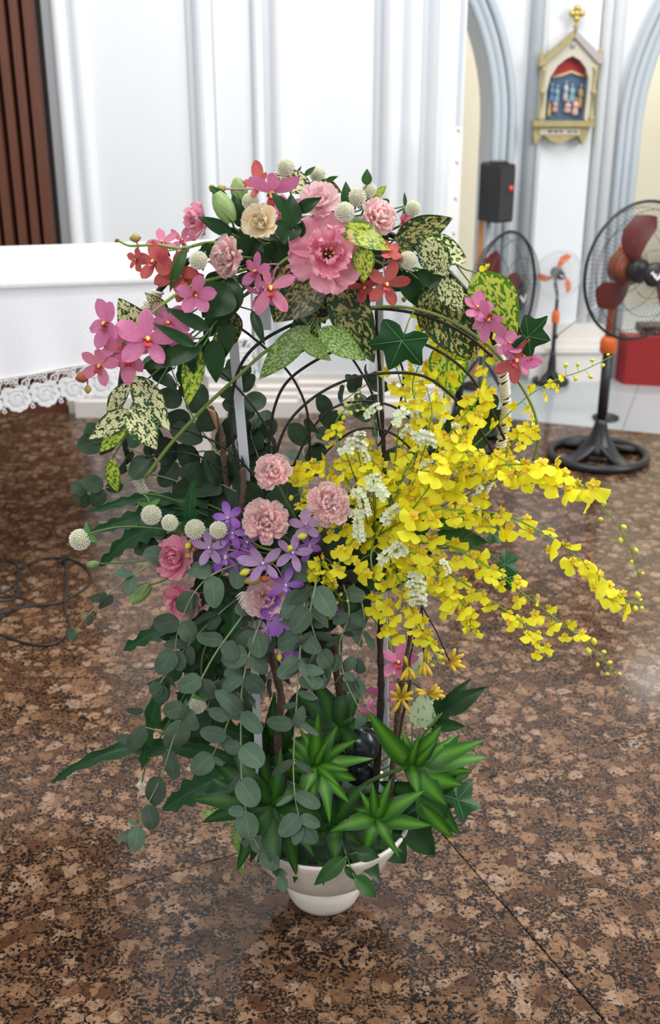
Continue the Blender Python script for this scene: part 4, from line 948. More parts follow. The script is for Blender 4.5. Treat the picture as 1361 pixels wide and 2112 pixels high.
# ---- moth / mokara orchids -------------------------------------------------------
def orch_set(c, W=.56):
    k = ('orch', c, W)
    if k not in CACHE: CACHE[k] = [petal('orchid_petal', PM[c], W, .10, .035, 3, nl=9, nw=6, shape='orchid', ph=i*1.7, back=.14-.10*i) for i in range(3)]
    return CACHE[k]
LIPM = {}
def lip_mesh(kind):
    if kind in LIPM: return LIPM[kind]
    mb = MB(); mb.ball((0, .02, .14), (.085, .085, .15), 10, 8, 0); mb.ball((0, -.02, .26), (.06, .06, .05), 8, 6, 0)
    # lip: trough bent forward and down
    vs_ = []; fs = []
    for i in range(7):
        t = i/6
        for j in range(7):
            s_ = j/6*2-1; w = .13*(.6+.5*sin(pi*t)); vs_.append((s_*w, -.06-.26*t, .10+.26*sin(t*2.2)+.10*abs(s_)))
    for i in range(6):
        for j in range(6): a = i*7+j; fs.append((a, a+1, a+8, a+7))
    mb.add(vs_, fs, 1)
    for q in (1, -1): mb.ball((q*.12, -.03, .16), (.05, .07, .10), 8, 6, 1)
    me = mb.mesh('blossom', {'y': [M_ylip, M_redlip], 'v': [pbr('pale_column', (.72, .60, .62), .5), PM['violet']], 'm': [M_ylip, PM['magenta']]}[kind]); LIPM[kind] = me; return me
def blossom(parent, px, py, Y, rpx, c, yaw=0, pitch=0, roll=0, lip='y', W=.56, angs=(0, 68, -68, 145, -145), elev=None, sizes=(1, .98, .98, 1, 1), c2=None):
    P = at(px, py, Y); s = sz(rpx, P); B = basis(P, s, yaw, pitch, roll); ps = orch_set(c, W); ps2 = orch_set(c2 or c, W); rd = random.Random(int(px*3+py))
    b = part('blossom', lip_mesh(lip), parent, B)
    for k, a in enumerate(angs):
        place_petal(b, (ps2 if k in (1, 2) else ps)[rd.randrange(3)], B, radians(a+rd.uniform(-8, 8)), (elev[k] if elev else .12)+rd.uniform(-.18, .18), sizes[k]*rd.uniform(.94, 1.04), .05, .03, roll=rd.uniform(-.35, .35))
    return P
M_obud = pbr('orchid_bud', (.34, .26, .06), .5, var=.4, nscale=60); M_obudr = pbr('orchid_bud_red', (.34, .08, .03), .5, var=.3, nscale=60)
M_ostem = {'g': pbr('orchid_stem_green', (.20, .34, .05), .45, var=.25, nscale=12), 'p': pbr('orchid_stem_mauve', (.46, .22, .30), .5)}
def bud(parent, px, py, Y, lpx, wpx, roll, mat, name='bud'):
    P = at(px, py, Y); mb = MB(); L = sz(lpx, P)/2; w = sz(wpx, P)/2
    mb.lathe([(.001, -L), (w*.55, -L*.7), (w, -L*.1), (w*.85, L*.45), (w*.3, L*.9), (.001, L)], 10, 0); B = basis(P, 1, 0, 0, roll) @ Matrix.Rotation(-pi/2, 4, 'X')
    return part(name, mb.mesh('bud', mat), parent, B)
def spray_stem(parent, pts, r0, r1, mat, extra=()):
    mb = MB(); P = path(pts, 6); n = len(P); mb.tube(P, [r0+(r1-r0)*i/(n-1) for i in range(n)], 7)
    for e in extra:
        q = crom([at(*a) if not isinstance(a, V) else a for a in e], 5); mb.tube(q, r1*.8, 6)
    return part('stem', mb.mesh('spray_stem', mat), parent)

# ---- oncidium ---------------------------------------------------------------------
def onc_lip(mat, v=0):
    """two-lobed ruffled skirt hanging below the column"""
    vs_ = []; uv = []; fs = []; nl, nw = 6, 12
    for i in range(nl+1):
        t = i/nl
        for j in range(nw+1):
            s = j/nw*2-1; a = s*1.25
            r = t*(1-.30*exp(-(s/.13)**2)*t)*(1-.12*s*s)
            x = r*sin(a)*1.0; y = -r*cos(a)*.92-.02; z = .10*sin(3.1*s+v)*t+.06*sin(9*s+v*2)*t*t-.18*t*t+.10*t
            vs_.append((x, y, z)); uv.append((s*.5+.5, min(1, t*1.3)))
    for i in range(nl):
        for j in range(nw): a = i*(nw+1)+j; fs.append((a, a+1, a+nw+2, a+nw+1))
    mb = MB(); mb.add(vs_, fs, 0, uv); mb.ball((0, .0, .07), (.12, .13, .10), 7, 5, 1)
    return mb.mesh('oncidium_floret', [mat, M_callus])
M_callus = pbr('oncidium_callus', (.72, .40, .03), .5)
M_sep = petal_mat('oncidium_sepal', (.84, .62, .03), (.92, .84, .06), (.62, .34, .02), trans=.3, sscale=6, samt=.4)
def onc_sep(v=0):
    mb = MB()
    for k, (a, L, w) in enumerate(((0, .44, .15), (62, .42, .19), (-62, .42, .19), (125, .34, .11), (-125, .34, .11))):
        c, s_ = cos(radians(a)), sin(radians(a)); vs_ = []; uv = []
        for i in range(5):
            t = i/4; ww = w*(sin(pi*(t*.85+.1)))
            for j in (-1, 0, 1): x, y = j*ww, t*L; vs_.append((x*c-y*s_, x*s_+y*c, .06*abs(j)-.10*t*t+.05+.05*sin(4*t+k+v))); uv.append((j*.5+.5, t))
        mb.add(vs_, [(i*3+j, i*3+j+1, i*3+j+4, i*3+j+3) for i in range(4) for j in range(2)], 0, uv)
    return mb.mesh('sepals', M_sep)
ONL = [onc_lip(PM['yellow'], 0), onc_lip(PM['yellow'], 2), onc_lip(PM['yellowb'], 1), onc_lip(PM['yellowb'], 3.5)]; ONS = [onc_sep(0), onc_sep(2)]
M_onstem = pbr('oncidium_stem', (.16, .30, .03), .5, var=.2, nscale=30); M_onbud = pbr('oncidium_bud', (.62, .62, .05), .5, var=.2, nscale=80)
BUDM = None
def oncidium(label, pts, n, size, seed, spread=34, tail=.12, nb=5, t0=.18, bright=.5, group=None):
    rd = random.Random(seed); P = path(pts, 8); N = len(P); t = thing('oncidium_spray', label, 'orchid spray', P[0], group)
    global BUDM
    if BUDM is None:
        m = MB(); m.lathe([(.001, -1), (.5, -.7), (.8, 0), (.45, .7), (.001, 1)], 8, 0); BUDM = m.mesh('bud', M_onbud)
    mb = MB(); mb.tube(P, [.0017-.0009*i/(N-1) for i in range(N)], 6)
    def point(q): x = q*(N-1); i = min(int(x), N-2); return P[i].lerp(P[i+1], x-i)
    for k in range(n):
        q = t0+(1-tail-t0)*(k+rd.random()*.6)/n; o = point(q); tan_ = (point(min(1, q+.03))-point(max(0, q-.03))).normalized()
        f = (CAM-o).normalized(); sd = tan_.cross(f).normalized()*(1 if k % 2 else -1)
        sp_ = sz(spread, o)*rd.uniform(.35, 1)*(1-.35*q); off = (sd*rd.uniform(.3, 1)+f*rd.uniform(-.5, .7)+V((0, 0, -.35))+tan_*.5).normalized()*sp_
        p = o+off; s = sz(size*rd.uniform(.75, 1.2)*(1.05-.25*q), p)
        mb.tube([o, o+off*.5+V((0, 0, .003)), p], .0006, 4, cap=False)
        B = basis(p, s, rd.gauss(0, 40), rd.gauss(5, 30), rd.gauss(0, 34)+(12 if off.x > 0 else -12))
        fl_ = part('floret', ONL[rd.randrange(2)+(2 if rd.random() < bright else 0)], t, B); part('sepals', ONS[rd.randrange(2)], fl_, B)
    for k in range(nb):
        q = 1-tail+tail*(k+.5)/nb; o = point(q); tan_ = (P[-1]-P[-4]).normalized(); f = (CAM-o).normalized(); sd = tan_.cross(f).normalized()*(1 if k % 2 else -1)
        p = o+(sd*.8+V((0, 0, -.3))+tan_*.4).normalized()*sz(rd.uniform(8, 20)*(1.2-.5*k/nb), o); mb.tube([o, p], .0005, 4, cap=False)
        r_ = sz(rd.uniform(5, 8)*(1.15-.5*k/max(1, nb)), p)
        part('bud', BUDM, t, basis(p, r_, 0, 0, rd.uniform(0, 180)) @ Matrix.Rotation(pi/2, 4, 'X'))
    part('stem', mb.mesh('oncidium_stem', M_onstem), t); return t

# ---- statice (cream) ----------------------------------------------------------------
M_stat = petal_mat('statice_cream', (.80, .88, .55), (.92, .93, .80), None, trans=.25); M_statg = pbr('statice_calyx', (.28, .42, .16), .6)
def statice_comb(seed, n=16):
    rd = random.Random(seed); mb = MB()
    for k in range(n):
        row = k % 2; q = (k//2)/(n/2-1) if n > 2 else 0
        c = V(((q-.5)*1.8+rd.uniform(-.14, .14), (row-.5)*.5+.25*cos((q-.5)*3)-.1+rd.uniform(-.14, .14), rd.uniform(-.12, .16))); nrm_ = V(((q-.5)*.7, (row-.5)*.6, 1)).normalized(); a = nrm_.cross(V((0, 1, 0))).normalized(); b = a.cross(nrm_)
        r = .29*rd.uniform(.75, 1.15); vs_ = [c-nrm_*.34]+[]; m_ = 10
        for i in range(m_): an = 2*pi*i/m_; rr = r*(1+.16*(-1)**i); vs_.append(c+(a*cos(an)+b*sin(an))*rr*.45-nrm_*.10)
        for i in range(m_): an = 2*pi*i/m_; rr = r*(1+.20*(-1)**i); vs_.append(c+(a*cos(an)+b*sin(an))*rr+nrm_*(.10+.06*(-1)**i))
        for i in range(m_): an = 2*pi*i/m_; vs_.append(c+(a*cos(an)+b*sin(an))*r*.4+nrm_*.02)
        f1_ = [(0, 1+(i+1) % m_, 1+i) for i in range(m_)]; f2_ = [(1+i, 1+(i+1) % m_, 1+m_+(i+1) % m_, 1+m_+i) for i in range(m_)]; f3_ = [(1+m_+i, 1+m_+(i+1) % m_, 1+2*m_+(i+1) % m_, 1+2*m_+i) for i in range(m_)]
        mb.add(vs_, f1_, 1, [(.5, .5)]*len(vs_)); b0 = len(mb.v)-len(vs_)
        for f in f2_+f3_+[tuple(range(1+2*m_, 1+3*m_))]: mb.f.append([b0+x for x in f]); mb.m.append(0)
    return mb.mesh('statice_comb', [M_stat, M_statg], False)
ST = [statice_comb(1, 14), statice_comb(2, 18), statice_comb(3, 10)]
def statice(label, combs, root, dy=-.06):
    P0 = at(combs[0][0], combs[0][1], Y0+dy); t = thing('statice_sprig', label, 'flower sprig', P0); R0 = at(*root)
    mb = MB()
    for (px, py, ln, roll, yaw, pitch) in combs:
        P = at(px, py, Y0+dy+RND.uniform(-.01, .01)); s = sz(ln/2.3, P); part('flower_comb', ST[RND.randrange(3)], t, basis(P, s, yaw, pitch, roll))
        mb.tube(crom([P, P.lerp(R0, .4)+V((0, 0, .004)), R0], 4), .0011, 5)
    part('stem', mb.mesh('stem', M_stem), t)

# ---- leaf materials -------------------------------------------------------------------
LM = {
 'bract': leaf_mat('bract_green', (.10, .26, .06), mid=None, trans=.25),
 'ruscus': leaf_mat('ruscus_green', (.010, .042, .010), (.020, .072, .018), mid=None, rough=.36, spec=.28, trans=.08),
 'ruscusl': leaf_mat('ruscus_fresh_green', (.018, .082, .014), (.04, .13, .022), mid=(.05, .17, .04), midw=.03, spec=.3, rough=.4, trans=.15),
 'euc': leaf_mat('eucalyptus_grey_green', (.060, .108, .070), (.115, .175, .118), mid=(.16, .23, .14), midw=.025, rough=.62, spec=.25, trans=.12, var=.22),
 'eucd': leaf_mat('eucalyptus_painted_shade', (.026, .055, .030), (.05, .088, .05), mid=(.07, .11, .06), midw=.025, rough=.6, spec=.25, trans=.10, var=.2),  # darker copy of the eucalyptus green, shade of deep leaves put into colour
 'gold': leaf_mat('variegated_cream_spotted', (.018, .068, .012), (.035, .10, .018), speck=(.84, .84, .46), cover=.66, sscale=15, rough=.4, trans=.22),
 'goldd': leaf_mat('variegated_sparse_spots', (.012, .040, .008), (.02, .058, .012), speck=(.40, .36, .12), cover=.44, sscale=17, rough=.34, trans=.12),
 'goldy': leaf_mat('variegated_yellow_green', (.06, .19, .012), (.11, .28, .02), speck=(.58, .66, .09), cover=.62, sscale=14, rough=.38, trans=.3),
 'golds': leaf_mat('variegated_fine_spots', (.08, .22, .03), (.13, .30, .05), speck=(.46, .55, .22), cover=.5, sscale=30, rough=.4, trans=.28),
 'pale': leaf_mat('variegated_pale', (.14, .30, .10), (.2, .36, .14), speck=(.55, .66, .42), cover=.95, sscale=9, rough=.45, trans=.25),
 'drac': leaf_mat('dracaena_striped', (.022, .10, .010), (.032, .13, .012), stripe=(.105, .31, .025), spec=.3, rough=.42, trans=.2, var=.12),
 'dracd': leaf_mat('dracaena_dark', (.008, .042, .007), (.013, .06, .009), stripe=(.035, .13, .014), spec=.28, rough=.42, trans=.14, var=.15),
 'fern': leaf_mat('fern_strap_green', (.012, .062, .022), (.024, .10, .03), mid=(.045, .14, .04), midw=.06, spec=.3, rough=.45, trans=.14),
 'ivy': leaf_mat('ivy_green', (.010, .058, .016), (.018, .088, .022), rough=.36, spec=.3, trans=.1),
}
M_vein = pbr('ivy_vein', (.10, .24, .10), .5)

# ---- ivy leaf ----------------------------------------------------------------------------
def ivy_mesh():
    out = [(0, 1.0), (-.16, .82), (-.34, .56), (-.52, .60), (-.80, .56), (-.72, .36), (-.62, .14), (-.66, .0), (-.66, -.22), (-.44, -.28), (-.20, -.24), (0, -.06), (.20, -.24), (.44, -.28), (.66, -.22), (.66, .0), (.62, .14), (.72, .36), (.80, .56), (.52, .60), (.34, .56), (.16, .82)]
    o = crom([V((x, y, 0)) for x, y in out+[out[0]]], 2)[:-1]; n = len(o); c = V((0, .12, 0)); mb = MB(); vs_ = [c]; ms = 4
    for k in range(1, ms+1):
        for p in o:
            q = c+(p-c)*(k/ms); d = (q-c); a = atan2(d.x, d.y); z = .10*cos(5*a*1.0)*d.length*.5-.16*d.length**2; vs_.append(V((q.x, q.y, z)))
    fs = [(0, 1+i, 1+(i+1) % n) for i in range(n)]
    for k in range(ms-1):
        b0 = 1+k*n
        for i in range(n): j = (i+1) % n; fs.append((b0+i, b0+n+i, b0+n+j, b0+j))
    mb.add(vs_, fs, 0, [(.5+v.x*.3, .5+v.y*.3) for v in vs_])
    for i_ in (0, 8, 16, 28, 36):
        p = o[i_ % n]; mb.tube([V((c.x+(p.x-c.x)*q, c.y+(p.y-c.y)*q, .006+.05*q-.13*(q*(p-c).length)**2)) for q in (0, .25, .5, .75, .92)], [.014, .006], 4, 1)
    return mb.mesh('ivy_leaf', [LM['ivy'], M_vein])
IVY = ivy_mesh()
def ivy_leaf(parent, px, py, Y, spx, yaw, pitch, roll, to=None):
    P = at(px, py, Y); B = basis(P, sz(spx, P), yaw, pitch, roll); l = part('leaf', IVY, parent, B)
    if to is not None: mb = MB(); mb.tube([P, P.lerp(to, .5)+V((0, 0, .006)), to], .0012, 5); part('leaf_stalk', mb.mesh('stalk', M_stem), parent)

# ---- strap / fern leaf with wavy margin, built along a curve ---------------------------------
def strap(parent, pts, wpx, mat, wave=.3, freq=16, name='frond', seed=0):
    P = path(pts, 10); N = len(P); mb = MB(); vs_ = []; uv = []; w0 = sz(wpx, P[0])/2
    for i, p in enumerate(P):
        t = i/(N-1); tg = (P[min(i+1, N-1)]-P[max(i-1, 0)]).normalized(); f = (CAM-p).normalized(); sd = tg.cross(f).normalized(); f2 = sd.cross(tg)
        w = w0*(.35+.65*sin(pi*min(1, t*1.0+.12))**.7 if t < .88 else .7*(1-t)/.12*.9+.04)
        for j in range(5):
            s = j/2-1; ww = w*(1+wave*(sin(t*freq*2*pi/2+(1.3 if s > 0 else 0)+seed))*(abs(s) > .9))
            vs_.append(p+sd*s*ww+f2*(.25*abs(s)*w+.12*w*sin(t*freq*1.5+s*2))); uv.append((s*.5+.5, t))
    fs = [(i*5+j, i*5+j+1, i*5+j+6, i*5+j+5) for i in range(N-1) for j in range(4)]
    mb.add(vs_, fs, 0, uv); return part(name, mb.mesh('frond', mat), parent)

# ---- eucalyptus branch: stem along a path with paired leaves -----------------------------------
def eucalyptus(label, pts, n, s0, s1, seed, mat='euc', t0=.08, asp=.85, group=None, kind='round', hang=.4, t1=1, extra=()):
    rd = random.Random(seed); P = path(pts, 8); N = len(P); t = thing('eucalyptus_branch', label, 'eucalyptus', P[0], group)
    mb = MB(); mb.tube(P, [.0019-.0010*i/(N-1) for i in range(N)], 6); part('stem', mb.mesh('euc_stem', M_stemg), t)
    for k in range(n):
        q = t0+(t1-t0)*k/(n-1) if n > 1 else 1; x = q*(N-1); i = min(int(x), N-2); o = P[i].lerp(P[i+1], x-i)
        tg = (P[min(i+2, N-1)]-P[max(i-1, 0)]).normalized(); f = (CAM-o).normalized(); sd = tg.cross(f).normalized(); size = s0+(s1-s0)*q
        front = rd.random() < .35
        for e in (1, -1):
            if front and e < 0 and rd.random() < .4: continue
            sl = size*rd.uniform(.78, 1.15); L = sz(sl, o); aa = rd.uniform(.45, 1.25) if not front else rd.uniform(.1, .6)
            d = (sd*e*sin(aa)+tg*cos(aa)*.8+f*rd.uniform(-.35, .55)+V((0, 0, -hang*.5))).normalized()
            st_ = o+d*L*.06; leaf_at(t, st_, st_+d*L, sl*asp*rd.uniform(.85, 1.12), kind, LM[mat], rd.randrange(4), (rd.gauss(0, .75), 0))
    for (x0, y0, x1, y1, w) in extra:
        q = min(P, key=lambda p: (at(x0, y0, p.y)-p).length); a = at(x0, y0, q.y-.002); b = at(x1, y1, q.y-.01+rd.uniform(-.02, .02))
        leaf_at(t, a, b, w, kind, LM[mat], rd.randrange(4), (rd.uniform(-.3, .3), 0)); m_ = MB()
        if (a-q).length > .004: m_.tube([q, a], .0009, 4); part('petiole', m_.mesh('petiole', M_stemg), t)
    if extra: return t
    o = P[-1]; leaf_at(t, o, o+(P[-1]-P[-3]).normalized()*sz(s1*.9, o), s1*.7, kind, LM[mat], 0, (.2, 0)); return t

def sprig(label, name, cat, foam, leaves, kind, mat, dy=0, node=None, group=None, stem_r=.0016, petiole=True):
    """leaves: (x0,y0,x1,y1,width[,dy0,dy1,var,tilt,matkey]) in pixels"""
    l0 = leaves[0]; base = at(l0[0], l0[1], Y0+dy); t = thing(name, label, cat, base, group); mb = MB()
    nodes = []
    for i, l in enumerate(leaves):
        x0, y0, x1, y1, w = l[:5]; d0 = l[5] if len(l) > 5 else 0; d1 = l[6] if len(l) > 6 else RND.uniform(-.02, .02)
        vr = l[7] if len(l) > 7 else RND.randrange(3); tl = l[8] if len(l) > 8 else RND.uniform(-.35, .35); mk = l[9] if len(l) > 9 else mat
        a, b = at(x0, y0, Y0+dy+d0), at(x1, y1, Y0+dy+d1); leaf_at(t, a, b, w, kind, LM[mk], vr, (tl, 0)); nodes.append(a)
    c = sum(nodes, V())/len(nodes)
    if node is not None: c = at(*node)
    for a in nodes:
        if (a-c).length > .004: mb.tube([a, a.lerp(c, .5)+V((0, 0, -.002)), c], stem_r*.8, 5)
    d = foam-c; mb.tube(crom([c, c.lerp(foam, .5)+V((0, .01, .012)), c.lerp(foam, .95)], 5), stem_r, 6); part('stem', mb.mesh('stem', M_stem), t); return t

def rosette(label, px, py, dy, leaves, mat='drac', foam=None, seed=0):
    rd = random.Random(seed); c = at(px, py, Y0+dy); t = thing('dracaena_rosette', label, 'plant', c)
    for l in leaves:
        ang, ln, w = l[:3]; fd = l[3] if len(l) > 3 else rd.uniform(-.03, .02)
        a = radians(ang); fd -= max(0, -cos(a))*ln/100*.055; b = at(px+ln*sin(a), py-ln*cos(a), Y0+dy+fd); f = (CAM-c).normalized()
        leaf_at(t, c+f*.003, b, w*1.12, 'lance', LM[l[4] if len(l) > 4 else mat], rd.choice((0, 1, 1, 3)), (rd.uniform(-.4, .4), 0))
    mb = MB(); mb.tube(crom([c, c.lerp(foam, .5)+V((0, .01, .01)), foam], 4), .004, 7); part('stem', mb.mesh('stem', M_stem), t)

# ================================================================= PLACEMENT
N_AR = -.07
# ---- lisianthus
lisianthus('largest ruffled pink lisianthus, open with a dark heart, at the top of the hoop', 678, 522, -.095, 82, 'pink', 8, 12, 10, FT, -.02, rings=3)
lisianthus('pale pink lisianthus rose standing just above the largest ruffled one', 659, 416, -.06, 44, 'pale', 6, 34, 0, FT, .22, False)
lisianthus('cream lisianthus with crumpled petals beside the dark leaf rosette', 538, 459, -.095, 43, 'cream', -10, 20, 20, FT, .35, False)
lisianthus('pink lisianthus seen from its side at the outer end of the top cluster', 412, 455, -.03, 44, 'pink', -62, 10, -10, FT, .25, False)
lisianthus('small half-hidden deep pink lisianthus tucked beside a spotted dark leaf', 838, 462, -.02, 24, 'deep', 42, 10, 40, FT, .3, False)
lisianthus('deep pink lisianthus beside the spotted orchid buds of the middle tier', 362, 1150, -.07, 50, 'deep', -42, 12, -15, FM, .15, False)
lisianthus('lower deep pink lisianthus hanging behind the eucalyptus leaf', 378, 1238, -.03, 46, 'deep', -30, -30, 20, FM, .2, False)
lisianthus('soft pink lisianthus framed by lilac orchids and a white twist of petal', 548, 1232, -.08, 48, 'pale', -8, 4, 0, FM, .2, False)
# ---- carnations
carnation('pink carnation seen edge-on under the cream lisianthus', 462, 530, -.085, 47, -52, 0, 10, FT)
carnation('small pink carnation near the white globe flowers on the top cluster', 785, 445, -.05, 42, 35, 22, 0, FT)
carnation('highest of the three round pink carnations in the middle tier', 562, 970, -.09, 41, -4, 22, 0, FM)
carnation('round pink carnation above the violet orchids', 546, 1073, -.105, 51, -10, 10, 0, FM)
carnation('largest round pink carnation, bordered by yellow florets', 678, 1036, -.11, 49, 6, 14, 0, FM)

# ---- lisianthus buds
def lbud(label, px, py, dy, l, w, roll, root, stem):
    P = at(px, py, Y0+dy); t = thing('lisianthus_bud', label, 'flower bud', P); L = sz(l, P)/2; W_ = sz(w, P)/2
    B = basis(P, 1, 0, 0, roll)
    for k in range(5):
        a = k*1.257; vs_ = []; uv = []; mb = MB()
        for i in range(9):
            q = i/8; r = W_*(.25+.95*sin(pi*min(.93, q*.80+.10))); 
            for j in range(5): s_ = j/2-1; an = a+q*1.6+s_*.78*(1 if q < .8 else .7); vs_.append(B @ V((r*cos(an), -L+2*L*q, r*sin(an)*(1)+.0+.02*W_*s_))); uv.append((j/4, q))
        mb.add(vs_, [(i*5+j, i*5+j+1, i*5+j+6, i*5+j+5) for i in range(8) for j in range(4)], 0, uv); part('petal', mb.mesh('bud_petal', M_budg), t)
    for k in range(4):
        a = k*1.57; o = B @ V((W_*.5*cos(a), -L, W_*.5*sin(a))); e = B @ V((W_*1.25*cos(a+.3), -L*.1, W_*1.25*sin(a+.3))); mb = MB(); mb.tube([o, o.lerp(e, .5)+(o-P)*.1, e], [W_*.14, .0003], 4); part('sepal', mb.mesh('sepal', M_calyx), t)
    mb = MB(); o = B @ V((0, -L, 0)); mb.tube(crom([o]+[at(*s) for s in stem]+[root], 5), .0018, 6); part('stem', mb.mesh('stem', M_stem), t)
lbud('pale green twisted lisianthus bud beside the cream lisianthus', 462, 428, -.07, 66, 36, -28, FT, [(500, 480, Y0-.04)])
lbud('pale green lisianthus bud standing behind the twisted one', 493, 393, -.03, 46, 30, -8, FT, [(510, 450, Y0)])
lbud('green lisianthus bud pointing outwards below the deep pink lisianthus', 288, 1225, -.05, 52, 26, 232, FM, [(330, 1200, Y0-.04), (420, 1170, Y0-.02)])
lbud('small green bud among the fern fronds beside the far white globe flower', 192, 1164, -.01, 26, 14, 270, FM, [(250, 1160, Y0), (420, 1150, Y0)])

# ---- globe amaranths
G1 = 'white globe amaranths of the top cluster'; G2 = 'white globe amaranths of the middle tier'
for a in [
 ('white globe flower at the very top between orchid petal and spotted leaf', 590, 345, 0, 19, [(600, 400, Y0+.01), (640, 500, Y0+.02)]),
 ('white globe flower half hidden behind the pale pink lisianthus', 655, 360, .03, 17, [(650, 420, Y0+.03), (640, 500, Y0+.02)]),
 ('small white globe flower behind the cream lisianthus, peeping over it', 516, 415, -.05, 18, [(540, 470, Y0-.01), (600, 510, Y0)]),
 ('tiny white globe flower behind the green buds', 490, 374, .02, 11, [(510, 430, Y0+.02), (600, 510, Y0)]),
 ('round white globe flower beside the pink carnation, on the edge of the dark foliage', 409, 537, -.10, 20, [(450, 540, Y0-.05), (560, 530, Y0)]),
 ('plump white globe flower between the two pink lisianthus and a pointed leaf', 711, 438, -.08, 22, [(700, 490, Y0-.03), (660, 520, Y0)]),
 ('white globe flower rising behind the plump one', 737, 406, -.02, 20, [(720, 460, Y0), (660, 520, Y0)]),
 ('white globe flower with an upright leaf above the small pink carnation', 761, 392, -.01, 17, [(740, 450, Y0), (660, 520, Y0)]),
 ('outermost white globe flower of the top cluster on a thin bare stalk', 851, 430, -.02, 17, [(825, 434, Y0-.01), (760, 480, Y0), (700, 520, Y0)]),
 ('white globe flower in the shade below the curled yellow-green leaf', 841, 537, -.06, 20, [(800, 530, Y0-.02), (700, 525, Y0)]),
 ('faint white globe flower behind the small pink carnation', 738, 458, .0, 15, [(720, 480, Y0), (680, 520, Y0)])]:
    globe(*a, yaw=RND.uniform(-25, 25), pitch=RND.uniform(0, 50), bracts=a[4] > 15)
for a in [
 ('lone white globe flower at the far end of a long arching stalk', 165, 1113, -.06, 23, [(200, 1096, Y0-.06), (270, 1086, Y0-.05), (380, 1100, Y0-.03), (560, 1150, Y0)]),
 ('white globe flower hanging beneath the cord-wrapped ring', 312, 1062, -.06, 22, [(306, 1030, Y0-.05), (300, 1018, Y0-.04), (380, 1040, Y0), (560, 1140, Y0)]),
 ('pale greenish globe flower facing forward below the ring', 350, 1078, -.09, 18, [(400, 1120, Y0-.04), (560, 1150, Y0)]),
 ('large white globe flower with a leaf between two smaller pale ones', 402, 1092, -.08, 22, [(450, 1130, Y0-.04), (560, 1150, Y0)]),
 ('open pale green globe flower next to the first violet orchid', 450, 1093, -.09, 19, [(500, 1130, Y0-.04), (600, 1150, Y0)]),
 ('white globe flower drooping low among the eucalyptus below the middle tier', 407, 1455, -.05, 18, [(416, 1420, Y0-.05), (425, 1330, Y0-.04), (520, 1200, Y0)]),
 ('tiny white globe flower peeping from the lowest fern fronds', 291, 1620, -.02, 9, [(310, 1560, Y0-.02), (400, 1400, Y0), (520, 1200, Y0)])]:
    globe(*a, yaw=RND.uniform(-20, 20), pitch=RND.uniform(-10, 30), bracts=a[4] > 12)

# ---- white twist of cord/petal by the pink lisianthus
tw = thing('cord_knot', 'frayed white end of cord sticking out beside the soft pink lisianthus', 'cord', at(500, 1235, Y0-.08))
for k in range(6):
    mb = MB(); mb.tube(crom([at(518, 1226, Y0-.07), at(500+k, 1222+k*4, Y0-.085), at(486+k*3, 1232+k*6, Y0-.09)], 5), [.0028, .0009], 6); part('strand', mb.mesh('strand', MATS['cream_cord'] if k % 2 else pbr('white_fibre', (.82, .8, .76), .8)), tw)

# ---- orchid sprays
def ospray(label, stem, blossoms, buds=(), mat='g', r=(.0028, .0018), root=None, ped=True, name='orchid_spray'):
    P0 = at(*stem[0]); t = thing(name, label, 'orchid spray', P0); ex_ = []
    SP = path(stem, 6)
    for b in blossoms:
        P = blossom(t, b[0], b[1], Y0+b[2], b[3], b[4], **(b[5] if len(b) > 5 else {}))
        q = min(SP, key=lambda s: (s-P).length); ex_.append((q, q.lerp(P, .5)+V((0, .004, .004)), P+V((0, .004, 0))))
    for u in buds: bud(t, u[0], u[1], Y0+u[2], u[3], u[4], u[5], {'g': M_obud, 'r': M_obudr, 'G': M_budg, 'y': M_onbud}[u[6]]); P = at(u[0], u[1], Y0+u[2]); q = min(SP, key=lambda s: (s-P).length); ex_.append((q, q.lerp(P, .5), P))
    sm = spray_stem(t, stem, r[0], r[1], M_ostem['g']); mb = MB()
    for e in ex_: mb.tube(crom(list(e), 4), .0013, 6)
    if ex_: part('flower_stalks', mb.mesh('flower_stalks', M_ostem['p'] if mat == 'p' or True else M_ostem['g']), t)
    if root is not None: mb = MB(); mb.tube([SP[0], SP[0].lerp(root, .5), root], r[0], 6); part('stem_base', mb.mesh('stem_base', M_ostem['g']), t)
    return t
D = dict
ospray('magenta and red orchid spray crowning the top of the arrangement', [(600, 500, Y0), (575, 440, Y0-.03), (565, 390, Y0-.05)],
  [(562, 396, -.06, 64, 'magenta', D(yaw=-10, pitch=-30, roll=5, angs=(-2, 55, -52, 165, -150), sizes=(1, .9, .95, .55, .5), c2='magenta')),
   (535, 384, -.045, 50, 'rust', D(yaw=-20, pitch=30, roll=-20, angs=(0, 60, -50, 140, -150), sizes=(1.05, .7, .6, .6, .5))),
   (588, 440, -.05, 44, 'magenta', D(yaw=0, pitch=30, roll=60))],
  [(487, 380, -.03, 20, 14, 60, 'g'), (437, 388, -.03, 16, 14, 20, 'g'), (455, 390, -.04, 24, 18, 60, 'g')], root=FT)
ospray('pink orchid spray drooping below the cream lisianthus with one long-petalled star bloom', [(640, 535, Y0-.04), (600, 530, Y0-.08), (575, 545, Y0-.09)],
  [(557, 592, -.12, 56, 'rose', D(yaw=6, pitch=-12, roll=6, W=.52, angs=(18, 75, -55, 160, -145), sizes=(.75, .45, .95, 1.1, 1.05))),
   (530, 560, -.10, 38, 'magenta', D(yaw=-40, pitch=10, roll=10, W=.7)), (540, 606, -.09, 36, 'magenta', D(yaw=-30, pitch=-40, roll=80)), (612, 543, -.085, 24, 'rose', D(yaw=-30, pitch=20, roll=-60))], root=FT)
